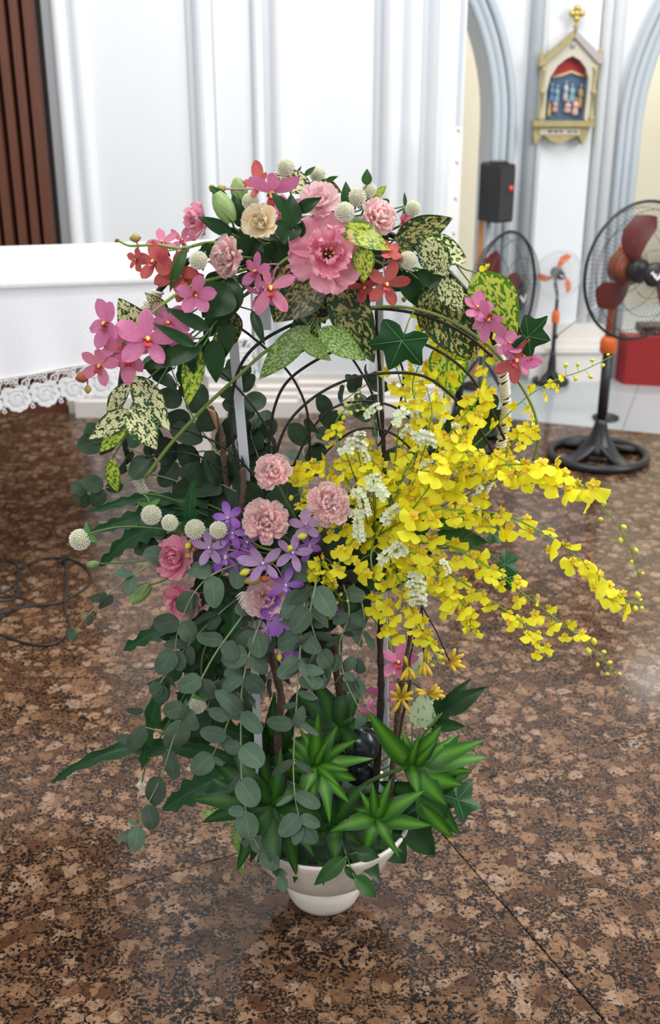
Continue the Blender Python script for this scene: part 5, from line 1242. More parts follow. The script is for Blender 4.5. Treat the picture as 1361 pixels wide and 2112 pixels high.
ospray('red orchid spray with a long green budded tip reaching out over the altar cloth', [(560, 530, Y0), (450, 500, Y0-.04), (375, 512, Y0-.06), (320, 505, Y0-.07), (270, 507, Y0-.07), (245, 497, Y0-.07)],
  [(318, 540, -.08, 44, 'rust', D(yaw=-25, pitch=8, roll=-10, W=.7)), (362, 560, -.085, 50, 'rust', D(yaw=-10, pitch=-15, roll=30, W=.66)), (336, 502, -.05, 34, 'rose', D(yaw=-20, pitch=35, roll=-20, W=.7)), (375, 498, -.04, 30, 'rose', D(yaw=10, pitch=30, roll=20)), (382, 585, -.06, 40, 'rust', D(yaw=10, pitch=-10, roll=70, W=.66)), (284, 536, -.075, 26, 'rust', D(yaw=-50, pitch=10, roll=-60, W=.8))],
  [(279, 491, -.075, 24, 19, 85, 'g'), (241, 496, -.07, 10, 8, 60, 'r')], root=FT)
ospray('magenta speckled orchid spray trailing down over the lace border', [(560, 540, Y0), (460, 570, Y0-.06), (390, 592, Y0-.09), (320, 640, Y0-.11), (270, 690, Y0-.12), (215, 745, Y0-.12), (180, 770, Y0-.12)],
  [(303, 700, -.13, 62, 'magenta', D(yaw=8, pitch=4, roll=15, W=.66, angs=(10, 78, -62, 150, -140), sizes=(.95, 1.15, 1.1, 1.1, .9))),
   (222, 668, -.13, 52, 'magenta', D(yaw=-48, pitch=8, roll=-25, W=.7)), (266, 725, -.12, 66, 'rose', D(yaw=-12, pitch=-30, roll=5, W=.56, angs=(60, 100, -70, 178, -150), sizes=(.9, .8, .7, 1.05, .8))),
   (206, 752, -.135, 44, 'rose', D(yaw=-20, pitch=-20, roll=20, W=.66)), (345, 668, -.10, 46, 'magenta', D(yaw=10, pitch=15, roll=-30, W=.7)), (362, 690, -.09, 40, 'magenta', D(yaw=30, pitch=5, roll=40, W=.7)),
   (402, 606, -.13, 42, 'magenta', D(yaw=10, pitch=-20, roll=150, W=.8)), (245, 715, -.115, 46, 'magenta', D(yaw=-10, pitch=20, roll=-50, W=.7))],
  [(170, 778, -.13, 30, 24, 80, 'r'), (181, 803, -.13, 18, 15, 5, 'g')], root=FT)
ospray('rust red orchid spray hanging under the largest lisianthus on the side of the fans', [(680, 530, Y0), (750, 530, Y0-.04), (790, 545, Y0-.06)],
  [(796, 586, -.08, 48, 'rust', D(yaw=12, pitch=-5, roll=15, W=.62)), (800, 520, -.07, 30, 'rust', D(yaw=20, pitch=40, roll=-10, W=.8)), (752, 590, -.05, 36, 'rust', D(yaw=-10, pitch=-30, roll=60, W=.7))], [(824, 532, -.07, 16, 14, 40, 'r')], root=FT)
ospray('magenta orchid spray nodding beneath the big drooping variegated leaf', [(760, 530, Y0), (880, 560, Y0), (960, 610, Y0-.01), (1010, 660, Y0-.02), (1050, 700, Y0-.02)],
  [(1004, 655, -.05, 52, 'magenta', D(yaw=20, pitch=-20, roll=160, W=.55, angs=(25, 75, -75, -25, 180), sizes=(1.1, .6, .7, 1, .8))), (985, 636, -.04, 34, 'magenta', D(yaw=0, pitch=30, roll=10, W=.9)), (1062, 742, -.05, 50, 'rust', D(yaw=18, pitch=-12, roll=30, W=.6, c2='magenta')), (1080, 735, -.04, 40, 'rose', D(yaw=30, pitch=0, roll=-40, W=.6)), (1052, 712, -.045, 34, 'magenta', D(yaw=0, pitch=40, roll=0, W=.9))], root=FT)
ospray('violet orchid spray above the lilac ones, beside the round carnation', [(640, 1140, Y0), (540, 1130, Y0-.03), (480, 1080, Y0-.05)],
  [(472, 1068, -.07, 34, 'violet', D(yaw=-20, pitch=0, roll=-15, lip='v', W=.6)), (478, 1100, -.075, 36, 'violet', D(yaw=10, pitch=0, roll=20, lip='v')), (466, 1145, -.08, 46, 'violet', D(yaw=-10, pitch=-30, roll=10, lip='v', W=.5)), (505, 1118, -.06, 36, 'violet', D(yaw=30, pitch=-10, roll=60, lip='v')), (492, 1170, -.07, 32, 'violet', D(yaw=0, pitch=-30, roll=-30, lip='v'))],
  [(388, 1125, -.085, 17, 14, 40, 'y'), (389, 1146, -.085, 18, 14, 80, 'g'), (400, 1132, -.08, 20, 14, 30, 'r')], root=FM)
ospray('lilac orchid spray around a brownish open bloom under the round carnations', [(650, 1150, Y0), (600, 1140, Y0-.06), (560, 1160, Y0-.08)],
  [(432, 1130, -.09, 38, 'lilac', D(yaw=-8, pitch=0, roll=0, lip='v', W=.55)), (543, 1162, -.105, 44, 'lilac', D(yaw=-6, pitch=0, roll=-5, lip='v', W=.5, angs=(30, 70, -60, 140, -140), sizes=(.9, 1.25, 1, 1, 1))), (603, 1140, -.10, 42, 'lilac', D(yaw=6, pitch=0, roll=10, lip='v', W=.5)), (630, 1085, -.09, 36, 'lilac', D(yaw=10, pitch=30, roll=0, lip='v', W=.8)), (635, 1125, -.08, 34, 'violet', D(yaw=30, pitch=-20, roll=40, lip='v')), (588, 1205, -.095, 38, 'violet', D(yaw=10, pitch=-20, roll=20, lip='v', W=.5)), (408, 1105, -.08, 22, 'lilac', D(yaw=-10, pitch=20, roll=-50, lip='v'))],
  [(505, 1180, -.11, 24, 16, 70, 'y'), (522, 1196, -.11, 40, 22, 80, 'g'), (545, 1194, -.11, 22, 16, 100, 'r'), (623, 1106, -.11, 22, 15, 80, 'y'), (598, 1130, -.11, 14, 13, 30, 'y')], root=FM)
ospray('bright violet orchid blooms below the soft pink lisianthus', [(660, 1170, Y0), (620, 1240, Y0-.05), (595, 1290, Y0-.07)],
  [(580, 1270, -.10, 44, 'violet', D(yaw=-12, pitch=10, roll=-20, lip='v', W=.8)), (552, 1298, -.09, 28, 'lilac', D(yaw=-30, pitch=0, roll=-50, lip='v')), (602, 1335, -.08, 34, 'violet', D(yaw=0, pitch=-10, roll=10, lip='v')), (686, 1254, -.06, 26, 'violet', D(yaw=20, pitch=0, roll=30, lip='v'))],
  [(578, 1312, -.10, 18, 14, 10, 'y'), (576, 1356, -.10, 16, 12, 0, 'y'), (667, 1278, -.08, 12, 10, 0, 'y'), (681, 1273, -.08, 13, 11, 30, 'y'), (697, 1268, -.08, 12, 10, 0, 'y')], root=FM)
ospray('magenta orchid spray hanging deep behind the lower white upright', [(700, 1200, Y0+.04), (790, 1300, Y0+.05), (810, 1360, Y0+.05)],
  [(820, 1366, .03, 44, 'magenta', D(yaw=10, pitch=0, roll=10, W=.6)), (790, 1430, .04, 34, 'magenta', D(yaw=-10, pitch=-10, roll=60)), (762, 1470, .04, 26, 'magenta', D(yaw=0, pitch=0, roll=0))], root=FM)

# ---- aged yellow buds low down
for lab, bx, by, angs in [('cluster of narrow golden buds on a twig above the striped rosette', 828, 1440, (-100, -60, -20, 20, 60, 95, 150, -150)), ('golden bud cluster on the outer tip of the same twig', 884, 1431, (60, 80, 100, 120, 40, -90, -70)), ('dried golden floret cluster hanging by the forked branch', 842, 1375, (150, 170, 190, 210, -20)), ('withered golden floret on the hanging yellow spray tip', 928, 1366, (60, 85, 110, -60, 20, 150)), ('second dried golden floret below the yellow sprays', 874, 1365, (150, 175, 200, 10))]:
    P = at(bx, by, Y0-.03); t = thing('golden_buds', lab, 'flower', P)
    for a in angs:
        L = RND.uniform(20, 34); b = at(bx+L*sin(radians(a)), by-L*cos(radians(a)), Y0-.04+RND.uniform(-.01, .01)); mb = MB(); mb.tube([P, P.lerp(b, .6), b], [.0012, .0040, .0025], 6); part('bud', mb.mesh('golden_bud', pbr('golden_bud', (.72, .50, .04), .55, var=.2, nscale=40)), t)
    mb = MB(); e = at(820, 1400, Y0) if by > 1400 else at(870, 1250, Y0-.03); mb.tube([P, P.lerp(e, .5)+V((0, 0, .006)), e], .0014, 5); part('stalk', mb.mesh('stalk', M_bark2), t)

# ---- oncidium sprays (yellow)
Y = Y0
ON = [
 ('yellow spray arching highest towards the large fan with budded tip', [(790, 1100, Y), (900, 990, Y-.02), (1010, 890, Y-.01), (1085, 820, Y), (1150, 782, Y), (1200, 765, Y), (1262, 735, Y)], 9, 21, .30, 7, .35, 24),
 ('boldest yellow spray reaching out past the ring towards the fan base', [(790, 1110, Y), (900, 1020, Y-.05), (1010, 965, Y-.09), (1100, 960, Y-.11), (1170, 985, Y-.11), (1230, 1030, Y-.11), (1290, 1110, Y-.10), (1318, 1190, Y-.09)], 22, 40, .30, 7, .1, 30),
 ('long yellow spray stretching farthest over the granite, tip drooping', [(800, 1120, Y), (920, 1065, Y-.05), (1030, 1060, Y-.08), (1120, 1100, Y-.10), (1190, 1150, Y-.10), (1240, 1200, Y-.10), (1290, 1238, Y-.10), (1325, 1246, Y-.10)], 20, 31, .12, 4, .1, 30),
 ('yellow spray slanting down with a long budded tip over the floor', [(800, 1130, Y), (900, 1120, Y-.06), (990, 1160, Y-.09), (1080, 1225, Y-.10), (1150, 1280, Y-.10), (1220, 1335, Y-.10), (1272, 1395, Y-.10)], 17, 27, .22, 7, .1, 30),
 ('short yellow spray ending in a hanging floret below the slanting one', [(790, 1140, Y), (880, 1160, Y-.07), (970, 1210, Y-.09), (1050, 1265, Y-.09), (1110, 1310, Y-.09), (1120, 1345, Y-.09)], 16, 26, .03, 1, .1, 28),
 ('yellow spray drooping just clear of the mass with two separate florets', [(790, 1140, Y), (860, 1170, Y-.07), (930, 1215, Y-.08), (965, 1265, Y-.08), (970, 1300, Y-.08)], 15, 27, .05, 2, .1, 30),
 ('yellow spray hanging down to the dried golden florets', [(780, 1140, Y), (820, 1190, Y-.08), (850, 1260, Y-.08), (880, 1320, Y-.07), (905, 1370, Y-.06)], 16, 28, .18, 5, .1, 30),
 ('yellow spray climbing steeply beside the dark slim branch', [(770, 1100, Y), (830, 990, Y+.01), (850, 900, Y), (835, 820, Y), (815, 750, Y), (800, 700, Y)], 16, 26, .06, 2, .2, 34),
 ('yellow spray climbing behind the ivy leaves to the hoop top', [(790, 1090, Y), (880, 930, Y+.02), (915, 820, Y+.02), (920, 730, Y+.03), (890, 660, Y+.03), (850, 600, Y+.03)], 20, 26, .04, 1, .2, 34),
 ('yellow spray passing behind the wrapped ring up to a lone floret by the sideways fan', [(800, 1090, Y), (920, 930, Y+.03), (985, 820, Y+.03), (1000, 700, Y+.03), (985, 610, Y+.03), (1010, 545, Y+.03)], 17, 26, .0, 0, .2, 26),
 ('yellow spray crowding against the inner side of the wrapped ring', [(790, 1090, Y), (870, 970, Y-.03), (930, 890, Y-.04), (980, 830, Y-.04), (1015, 790, Y-.04)], 18, 30, .04, 1, .2, 36),
 ('yellow spray poking out between ring and vine with three florets', [(820, 1090, Y), (930, 1000, Y-.02), (1020, 950, Y-.03), (1070, 900, Y-.03), (1108, 862, Y-.03)], 11, 28, .0, 0, .4, 22),
 ('yellow spray leaning towards the largest carnation with a curled tip', [(780, 1110, Y), (735, 1020, Y-.04), (690, 965, Y-.05), (640, 955, Y-.05), (600, 985, Y-.05)], 17, 27, .05, 2, .1, 30),
 ('yellow spray tucked between the three round carnations', [(740, 1120, Y), (690, 1080, Y-.05), (640, 1040, Y-.06), (615, 1010, Y-.06)], 10, 27, .1, 2, .1, 30),
 ('yellow spray falling below the largest carnation to the eucalyptus', [(770, 1100, Y), (730, 1110, Y-.07), (700, 1160, Y-.08), (660, 1165, Y-.08), (645, 1180, Y-.08)], 14, 26, .0, 0, .1, 34),
 ('yellow spray falling straight down in front of the foam', [(780, 1080, Y), (765, 1150, Y-.09), (780, 1220, Y-.09), (800, 1270, Y-.08), (800, 1300, Y-.07)], 17, 28, .0, 0, .05, 38),
 ('dense bright yellow spray at the heart of the mass', [(780, 1120, Y), (850, 1050, Y-.10), (900, 980, Y-.11), (935, 925, Y-.10), (960, 890, Y-.09)], 20, 36, .0, 0, .1, 36),
 ('yellow spray lying level through the thick of the mass', [(770, 1110, Y), (840, 1070, Y-.11), (910, 1050, Y-.11), (980, 1060, Y-.10), (1030, 1090, Y-.09)], 17, 31, .0, 0, .05, 38),
 ('yellow spray filling the lower belly of the mass', [(770, 1110, Y), (830, 1130, Y-.10), (880, 1160, Y-.10), (920, 1200, Y-.09), (930, 1240, Y-.09)], 18, 30, .0, 0, .05, 38),
 ('yellow spray with a dangling budded tip beside the cream statice', [(760, 1080, Y), (735, 990, Y-.03), (705, 930, Y-.04), (690, 880, Y-.04), (715, 842, Y-.04), (745, 830, Y-.04)], 10, 24, .34, 8, .1, 26),
 ('yellow spray rising beneath the upper statice combs', [(780, 1090, Y), (820, 1000, Y-.06), (860, 930, Y-.06), (890, 860, Y-.05), (880, 800, Y-.04)], 18, 29, .02, 1, .1, 36),
 ('yellow spray filling behind the carnation and statice', [(780, 1100, Y), (760, 1020, Y-.06), (770, 960, Y-.06), (750, 920, Y-.05)], 15, 28, .0, 0, .1, 38),
 ('yellow spray running along the outer shoulder of the mass', [(800, 1090, Y), (900, 960, Y-.09), (980, 940, Y-.10), (1040, 950, Y-.10), (1080, 1000, Y-.10)], 17, 33, .0, 0, .1, 34),
 ('deep yellow spray filling the upper mass below the ivy leaf', [(780, 1090, Y+.02), (830, 960, Y+.01), (870, 880, Y+.01), (850, 800, Y+.01), (870, 740, Y+.01)], 18, 29, .0, 0, .2, 44),
 ('deep yellow spray behind the dense heart of the mass', [(790, 1100, Y), (880, 1010, Y-.03), (960, 960, Y-.03), (1010, 1000, Y-.03)], 16, 31, .0, 0, .1, 46),
 ('deep yellow spray behind the statice beside the largest carnation', [(760, 1130, Y), (790, 1060, Y-.06), (830, 1000, Y-.06), (800, 960, Y-.05), (740, 960, Y-.05)], 17, 30, .0, 0, .05, 42),
 ('deep yellow spray filling between the level and the slanting ones', [(790, 1130, Y), (860, 1120, Y-.07), (940, 1130, Y-.07), (1010, 1170, Y-.07), (1060, 1200, Y-.06)], 15, 29, .04, 2, .05, 40),
 ('yellow spray with tiny green-yellow buds under the violet orchid', [(720, 1160, Y), (690, 1190, Y-.08), (675, 1200, Y-.09), (695, 1225, Y-.09), (705, 1240, Y-.09)], 5, 18, .5, 5, .1, 20)]
for i, (lab, pts, n, size, tail, nb, t0, spd) in enumerate(ON):
    oncidium(lab, pts, n, size*.98, 100+i, spd, max(tail, .01), nb, t0, .75 if pts[2][2] < Y0-.05 else .25)

# ---- statice
statice('cream statice sprig with three combs above the yellow mass', [(768, 848, 40, -40, -20, 20), (824, 862, 46, -60, 10, 10), (836, 888, 34, -40, 30, 0)], (800, 1100, Y0), -.05)
statice('cream statice sprig of small level combs inside the ring', [(868, 900, 50, 0, 0, 30), (880, 912, 40, 10, 0, 10), (895, 950, 60, 150, 40, -20), (938, 878, 20, 0, 30, 0)], (820, 1100, Y0), -.09)
statice('fluffy cream statice sprig over the first round carnation', [(735, 915, 44, 20, 0, 20), (712, 930, 36, -10, -10, 10), (750, 935, 36, 60, 10, 0), (742, 895, 24, 0, 0, 40)], (770, 1110, Y0), -.08)
statice('cream statice sprig dotted beside the largest carnation', [(775, 1010, 56, 30, 0, 10), (770, 985, 34, 0, 0, 20), (745, 1035, 60, 70, -10, 0), (735, 1078, 56, 80, -10, 0), (740, 1098, 40, 60, -20, -10), (805, 1062, 52, -40, 20, 10)], (770, 1130, Y0), -.11)
statice('cream statice comb facing forward in the lower yellow mass', [(806, 1142, 60, -25, 0, 0), (826, 1130, 36, 40, 20, 0)], (780, 1160, Y0), -.12)
statice('ladder of cream statice combs hanging lowest in the yellow mass', [(855, 1188, 36, 10, 0, 20), (858, 1206, 40, 5, 0, 20), (862, 1224, 38, 10, 0, 10), (862, 1242, 36, 0, 0, 0)], (800, 1150, Y0), -.115)
statice('cream statice half hidden under the bold yellow spray', [(985, 1000, 34, 70, 20, 0), (930, 965, 28, 40, 10, 0), (1075, 962, 36, 20, 30, 20), (990, 970, 24, 0, 0, 0)], (820, 1110, Y0), -.09)
statice('single cream statice comb behind two bright yellow florets', [(918, 1168, 34, 60, 20, 0)], (800, 1150, Y0), -.11)

# ---- variegated leaf sprigs: (x0,y0,x1,y1,width,dy0,dy1,var,tilt,mat)
SV = lambda lab, foam, lv, dy=-.06, node=None, mat='gold', kind='ellip': sprig(lab, 'variegated_sprig', 'leaf', foam, lv, kind, mat, dy, node)
SV('cream-spotted variegated sprig spreading below the magenta orchid spray', FT, [(272, 838, 322, 928, 68, 0, -.02, 0, .1), (276, 775, 352, 888, 64, .01, -.01, 2, .2), (268, 845, 184, 908, 56, 0, -.02, 0, -.2), (272, 790, 205, 868, 40, .02, .02, 1, .6), (262, 880, 196, 934, 34, 0, 0, 1, .2, 'goldy')], -.04, (285, 800, Y0-.02))
SV('yellow-spotted leaves hanging one above the other on the wrapped ring', FT, [(232, 945, 236, 1024, 36, 0, 0, 1, .3, 'goldy'), (405, 708, 388, 838, 46, -.02, -.04, 0, -.1, 'goldy'), (446, 690, 456, 765, 28, 0, 0, 0, .1, 'goldy')], -.05, (380, 700, Y0-.03))
SV('cream-spotted leaf standing behind the magenta orchids', FT, [(300, 705, 246, 618, 72, .02, .0, 0, 0), (345, 660, 306, 598, 34, 0, 0, 1, .5, 'goldd')], -.02, (330, 690, Y0))
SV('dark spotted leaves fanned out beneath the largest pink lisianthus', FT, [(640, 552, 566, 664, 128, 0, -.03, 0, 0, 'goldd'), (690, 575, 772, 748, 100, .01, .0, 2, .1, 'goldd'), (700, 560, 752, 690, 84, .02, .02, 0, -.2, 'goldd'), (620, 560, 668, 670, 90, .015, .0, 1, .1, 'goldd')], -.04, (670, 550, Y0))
SV('fresh green finely spotted leaves drooping inside the ring', FT, [(640, 672, 530, 782, 60, .0, -.02, 0, .2, 'golds'), (618, 688, 682, 746, 42, -.02, -.03, 0, .2, 'golds'), (655, 680, 758, 742, 62, -.01, -.01, 0, -.2, 'golds'), (650, 640, 600, 740, 70, .02, .01, 0, 0, 'goldd')], -.055, (655, 640, Y0-.02))
SV('dark spotted leaf hanging behind the wrapped hoop near the altar lace', FT, [(478, 640, 484, 712, 46, 0, 0, 0, 0, 'goldd')], -.05, (500, 600, Y0))
SV('curled yellow-green spotted leaves beside the largest lisianthus', FT, [(700, 476, 818, 500, 58, -.03, -.02, 3, -.4, 'goldy'), (752, 505, 748, 582, 56, -.02, -.03, 0, .2, 'goldy')], -.07, (700, 500, Y0-.02))
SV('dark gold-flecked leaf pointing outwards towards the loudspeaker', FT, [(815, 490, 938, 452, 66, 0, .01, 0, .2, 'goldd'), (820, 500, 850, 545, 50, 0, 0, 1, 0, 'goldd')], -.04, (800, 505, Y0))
SV('white-marbled leaf cluster drooping before the sideways fan', FT, [(868, 498, 968, 540, 66, -.01, 0, 0, -.1), (876, 495, 925, 572, 70, -.02, -.02, 2, .2), (915, 570, 950, 650, 66, 0, 0, 0, .2), (900, 590, 868, 690, 60, .02, .02, 1, 0, 'goldd')], -.035, (850, 500, Y0))
SV('great drooping yellow-green marbled leaf behind the magenta orchid', FT, [(982, 562, 1066, 692, 104, 0, -.02, 0, .1, 'goldy'), (1030, 660, 1075, 720, 50, .03, .02, 1, .3, 'goldd')], -.015, (940, 545, Y0+.01))
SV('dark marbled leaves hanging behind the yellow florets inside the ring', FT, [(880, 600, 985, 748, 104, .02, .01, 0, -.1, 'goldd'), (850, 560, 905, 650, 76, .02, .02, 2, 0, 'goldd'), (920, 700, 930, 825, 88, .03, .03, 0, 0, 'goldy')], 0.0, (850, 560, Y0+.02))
SV('small spotted leaves fringing the top of the arrangement', FT, [(640, 392, 566, 352, 50, 0, .01, 0, .1), (660, 372, 705, 398, 28, .02, .02, 0, 0, 'goldd'), (770, 408, 798, 382, 20, 0, 0, 0, .2, 'goldy')], -.01, (650, 420, Y0+.01))
SV('pale variegated leaf standing behind the golden buds over the bowl', FB, [(868, 1500, 874, 1430, 62, 0, -.01, 0, 0, 'pale'), (850, 1400, 868, 1350, 40, .04, .04, 1, 0, 'pale'), (880, 1510, 905, 1440, 40, .02, .02, 1, .3)], .01, (850, 1560, Y0+.01))
SV('light-marbled leaves hanging over the rim of the white bowl', FB, [(500, 1690, 486, 1760, 34, 0, -.02, 0, .2, 'golds'), (495, 1740, 500, 1815, 18, -.02, -.03, 0, 0, 'golds'), (490, 1690, 415, 1672, 34, 0, -.02, 0, .4, 'golds'), (680, 1710, 752, 1690, 28, -.04, -.05, 0, 0, 'goldy'), (640, 1722, 680, 1745, 34, -.04, -.05, 1, 0, 'goldy'), (460, 1660, 420, 1640, 26, 0, 0, 1, 0, 'gold')], -.06, (600, 1700, Y0-.03))
SV('yellow-spotted leaf glimpsed low behind the fern fronds', FM, [(395, 1380, 445, 1420, 40, 0, 0, 1, 0, 'goldy'), (440, 1370, 480, 1330, 30, .02, .02, 1, 0, 'goldy')], .02, (470, 1330, Y0+.02))

# ---- dark green pointed leaves (ruscus)
SR = lambda lab, foam, lv, dy=-.05, node=None, mat='ruscus': sprig(lab, 'ruscus_sprig', 'leaf', foam, lv, 'point', mat, dy, node)
SR('rosette of four pointed dark leaves at the centre of the top cluster', FT, [(602, 466, 600, 400, 42, -.02, -.02, 0, 0), (612, 435, 662, 408, 28, -.01, -.02, 0, 0), (596, 440, 560, 396, 26, 0, 0, 0, .2), (600, 455, 584, 502, 60, 0, -.02, 0, 0), (620, 450, 590, 500, 50, 0, 0, 1, .2)], -.09, (604, 450, Y0-.06))
SR('short upright pointed leaves along the crest of the top cluster', FT, [(716, 428, 713, 374, 24, 0, 0, 0, 0, 'ruscusl'), (756, 382, 757, 348, 22, 0, .0, 0, 0, 'ruscusl'), (628, 362, 651, 343, 12, .02, .02, 0, 0, 'ruscusl'), (672, 372, 698, 364, 12, .02, .02, 0, .3, 'ruscusl'), (610, 362, 622, 342, 7, .02, .02, 0, 0, 'ruscusl'), (836, 425, 834, 396, 8, 0, 0, 0, 0, 'ruscusl'), (790, 410, 800, 430, 20, 0, 0, 0, 0, 'ruscusl')], -.02, (700, 450, Y0))
SR('dark pointed leaves filling between the green buds and the carnation', FT, [(478, 482, 408, 446, 34, -.01, -.02, 0, .1), (470, 420, 432, 382, 26, 0, 0, 0, 0, 'ruscusl'), (500, 470, 480, 400, 34, 0, 0, 0, .2), (520, 520, 470, 470, 50, .01, 0, 1, 0), (560, 540, 510, 560, 60, 0, -.01, 0, 0), (540, 500, 490, 540, 60, .01, .01, 0, 0), (580, 500, 560, 560, 60, .02, .01, 0, 0), (620, 520, 570, 500, 60, .02, .01, 0, 0)], -.05, (520, 500, Y0-.02))
SR('broad dark leaves drooping under the pink carnation', FT, [(470, 590, 418, 655, 84, -.01, -.03, 0, 0), (480, 575, 452, 672, 70, 0, -.02, 1, .1), (460, 560, 440, 620, 60, .02, .01, 0, 0), (500, 590, 520, 560, 40, .0, 0, 0, 0)], -.07, (480, 560, Y0-.03))
SR('long narrow dark leaves crossing the magenta orchids', FT, [(432, 680, 342, 634, 30, -.03, -.05, 0, .1), (402, 714, 316, 666, 24, -.04, -.06, 0, .1), (420, 712, 286, 762, 46, -.02, -.04, 0, 0), (395, 720, 372, 812, 40, 0, 0, 1, .1)], -.08, (440, 670, Y0-.06))
SR('narrow dark leaves hanging down beside the white upright', FT, [(440, 700, 446, 792, 44, -.01, -.02, 0, 0), (425, 690, 412, 762, 30, 0, 0, 1, .2), (520, 640, 545, 712, 26, 0, -.02, 0, .1), (470, 660, 462, 742, 40, 0, -.01, 0, 0), (455, 640, 420, 700, 44, .01, 0, 0, 0)], -.06, (470, 620, Y0-.03))
SR('thin leaf crossing the red orchids on the reaching stem', FT, [(384, 512, 346, 600, 22, -.03, -.05, 1, .2, 'ruscusl'), (430, 500, 422, 540, 30, 0, 0, 0, 0), (340, 518, 352, 530, 10, -.02, -.02, 0, 0, 'ruscusl')], -.06, (400, 505, Y0-.05))
SR('dark leaves around the rust red orchids and shaded globe flower', FT, [(800, 470, 752, 500, 50, 0, 0, 0, 0), (760, 470, 770, 440, 40, .01, .01, 0, 0), (860, 560, 905, 585, 30, 0, 0, 0, 0), (830, 560, 870, 640, 44, .02, .02, 0, 0), (800, 560, 840, 600, 60, .03, .03, 0, 0), (720, 540, 760, 640, 60, .04, .03, 0, 0), (880, 590, 930, 560, 26, 0, 0, 0, 0)], -.03, (800, 520, Y0))
SR('glossy dark leaf pair pointing out over the bowl rim towards the bare floor', FB, [(905, 1472, 968, 1402, 30, 0, 0, 0, 0), (912, 1470, 1000, 1418, 42, -.01, -.02, 0, 0), (890, 1492, 962, 1500, 30, 0, 0, 0, .2), (900, 1480, 905, 1430, 26, .01, .01, 0, 0), (885, 1500, 935, 1450, 34, .01, .01, 0, 0)], .0, (870, 1520, Y0))
SR('two plain green leaves dangling in front of the white bowl', FB, [(712, 1768, 645, 1828, 38, -.02, -.04, 0, 0, 'ruscusl'), (712, 1785, 738, 1822, 18, -.02, -.03, 1, .4, 'ruscusl'), (730, 1808, 780, 1852, 36, -.03, -.035, 0, -.3, 'ruscusl'), (735, 1758, 782, 1768, 34, -.01, -.02, 0, 0)], -.17, (714, 1762, Y0-.165))
SR('broad glossy leaves hanging over the bowl rim on the ivy side', FB, [(790, 1722, 838, 1784, 62, -.03, -.05, 0, 0), (845, 1705, 898, 1768, 62, -.02, -.04, 0, .1), (860, 1640, 925, 1690, 66, 0, -.01, 0, 0, 'ruscusl'), (870, 1660, 938, 1735, 30, -.03, -.04, 0, .2, 'drac'), (900, 1600, 950, 1560, 60, .02, .02, 0, 0, 'ruscusl'), (820, 1680, 870, 1660, 60, 0, 0, 0, 0)], -.05, (820, 1690, Y0-.04))

# ---- ivy leaves
tv = ivy; P_ = at(820, 640, Y0-.03)
ivy_leaf(ivy, 832, 694, Y0-.09, 78, 8, -12, 200, at(855, 640, Y0-.035)); ivy_leaf(ivy, 1082, 692, Y0-.06, 62, 20, -25, 100, at(1050, 765, Y0-.03))
t = thing('ivy_sprig', 'ivy leaf with pale veins hanging beside the bowl rim', 'ivy', at(938, 1655, Y0)); ivy_leaf(t, 938, 1655, Y0-.03, 62, 20, 5, 40, at(880, 1660, Y0)); mb = MB(); mb.tube([at(880, 1660, Y0), at(800, 1690, Y0), FB], .002, 6); part('stem', mb.mesh('stem', M_stem), t)
t = thing('ivy_sprig', 'lobed green leaves under the lower yellow sprays, hanging free over the floor', 'ivy', at(1040, 1165, Y0)); ivy_leaf(t, 1035, 1160, Y0-.01, 44, 20, 10, 120, at(960, 1120, Y0)); ivy_leaf(t, 1045, 1190, Y0+.01, 30, -20, 10, 160, at(980, 1130, Y0)); ivy_leaf(t, 1010, 1100, Y0, 34, 20, 30, 80, at(950, 1110, Y0)); mb = MB(); mb.tube([at(980, 1130, Y0), at(900, 1130, Y0), FM], .002, 6); part('stem', mb.mesh('stem', M_stem), t)

# ---- dracaena rosettes
rosette('bright striped rosette facing forward in the middle of the bowl', 652, 1578, -.10, [(0, 92, 30), (28, 70, 26), (52, 84, 28), (82, 96, 28), (112, 92, 30), (140, 98, 28), (160, 108, 26), (188, 84, 28), (215, 72, 28), (-38, 70, 26), (-62, 70, 26), (-15, 66, 24), (98, 60, 20, -.04), (130, 55, 18, -.04), (20, 46, 16, -.04), (-100, 60, 22), (200, 50, 18, -.04)], foam=FB, seed=1)
rosette('bright striped rosette on the open side of the bowl above the ivy leaf', 848, 1578, -.08, [(-42, 128, 46, -.03), (-10, 58, 26), (15, 52, 24), (38, 92, 36), (60, 86, 30), (72, 146, 44, -.02), (84, 150, 36, -.02), (98, 130, 28, 0), (118, 110, 46), (140, 108, 44), (165, 60, 26), (8, 40, 18, -.04), (55, 50, 22, -.04), (-70, 40, 20)], foam=FB, seed=2)
rosette('small striped rosette low at the front rim of the bowl', 776, 1688, -.14, [(58, 96, 36), (98, 118, 34), (128, 60, 26), (150, 80, 22), (200, 80, 28), (-100, 88, 34), (-30, 60, 20), (-8, 62, 22), (20, 60, 24), (-60, 50, 22), (170, 50, 22)], foam=FB, seed=3)
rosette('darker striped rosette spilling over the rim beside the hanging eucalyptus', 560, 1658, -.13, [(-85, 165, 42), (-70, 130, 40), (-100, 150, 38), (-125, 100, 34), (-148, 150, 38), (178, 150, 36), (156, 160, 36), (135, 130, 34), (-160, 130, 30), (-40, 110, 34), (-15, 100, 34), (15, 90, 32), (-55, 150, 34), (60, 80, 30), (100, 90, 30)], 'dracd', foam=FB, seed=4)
rosette('dark striped rosette behind the bright middle one', 700, 1500, -.02, [(-50, 100, 36), (-25, 110, 36), (5, 90, 32), (-80, 90, 34), (30, 80, 30), (-140, 80, 34), (140, 80, 34), (90, 80, 34)], 'dracd', foam=FB, seed=5)
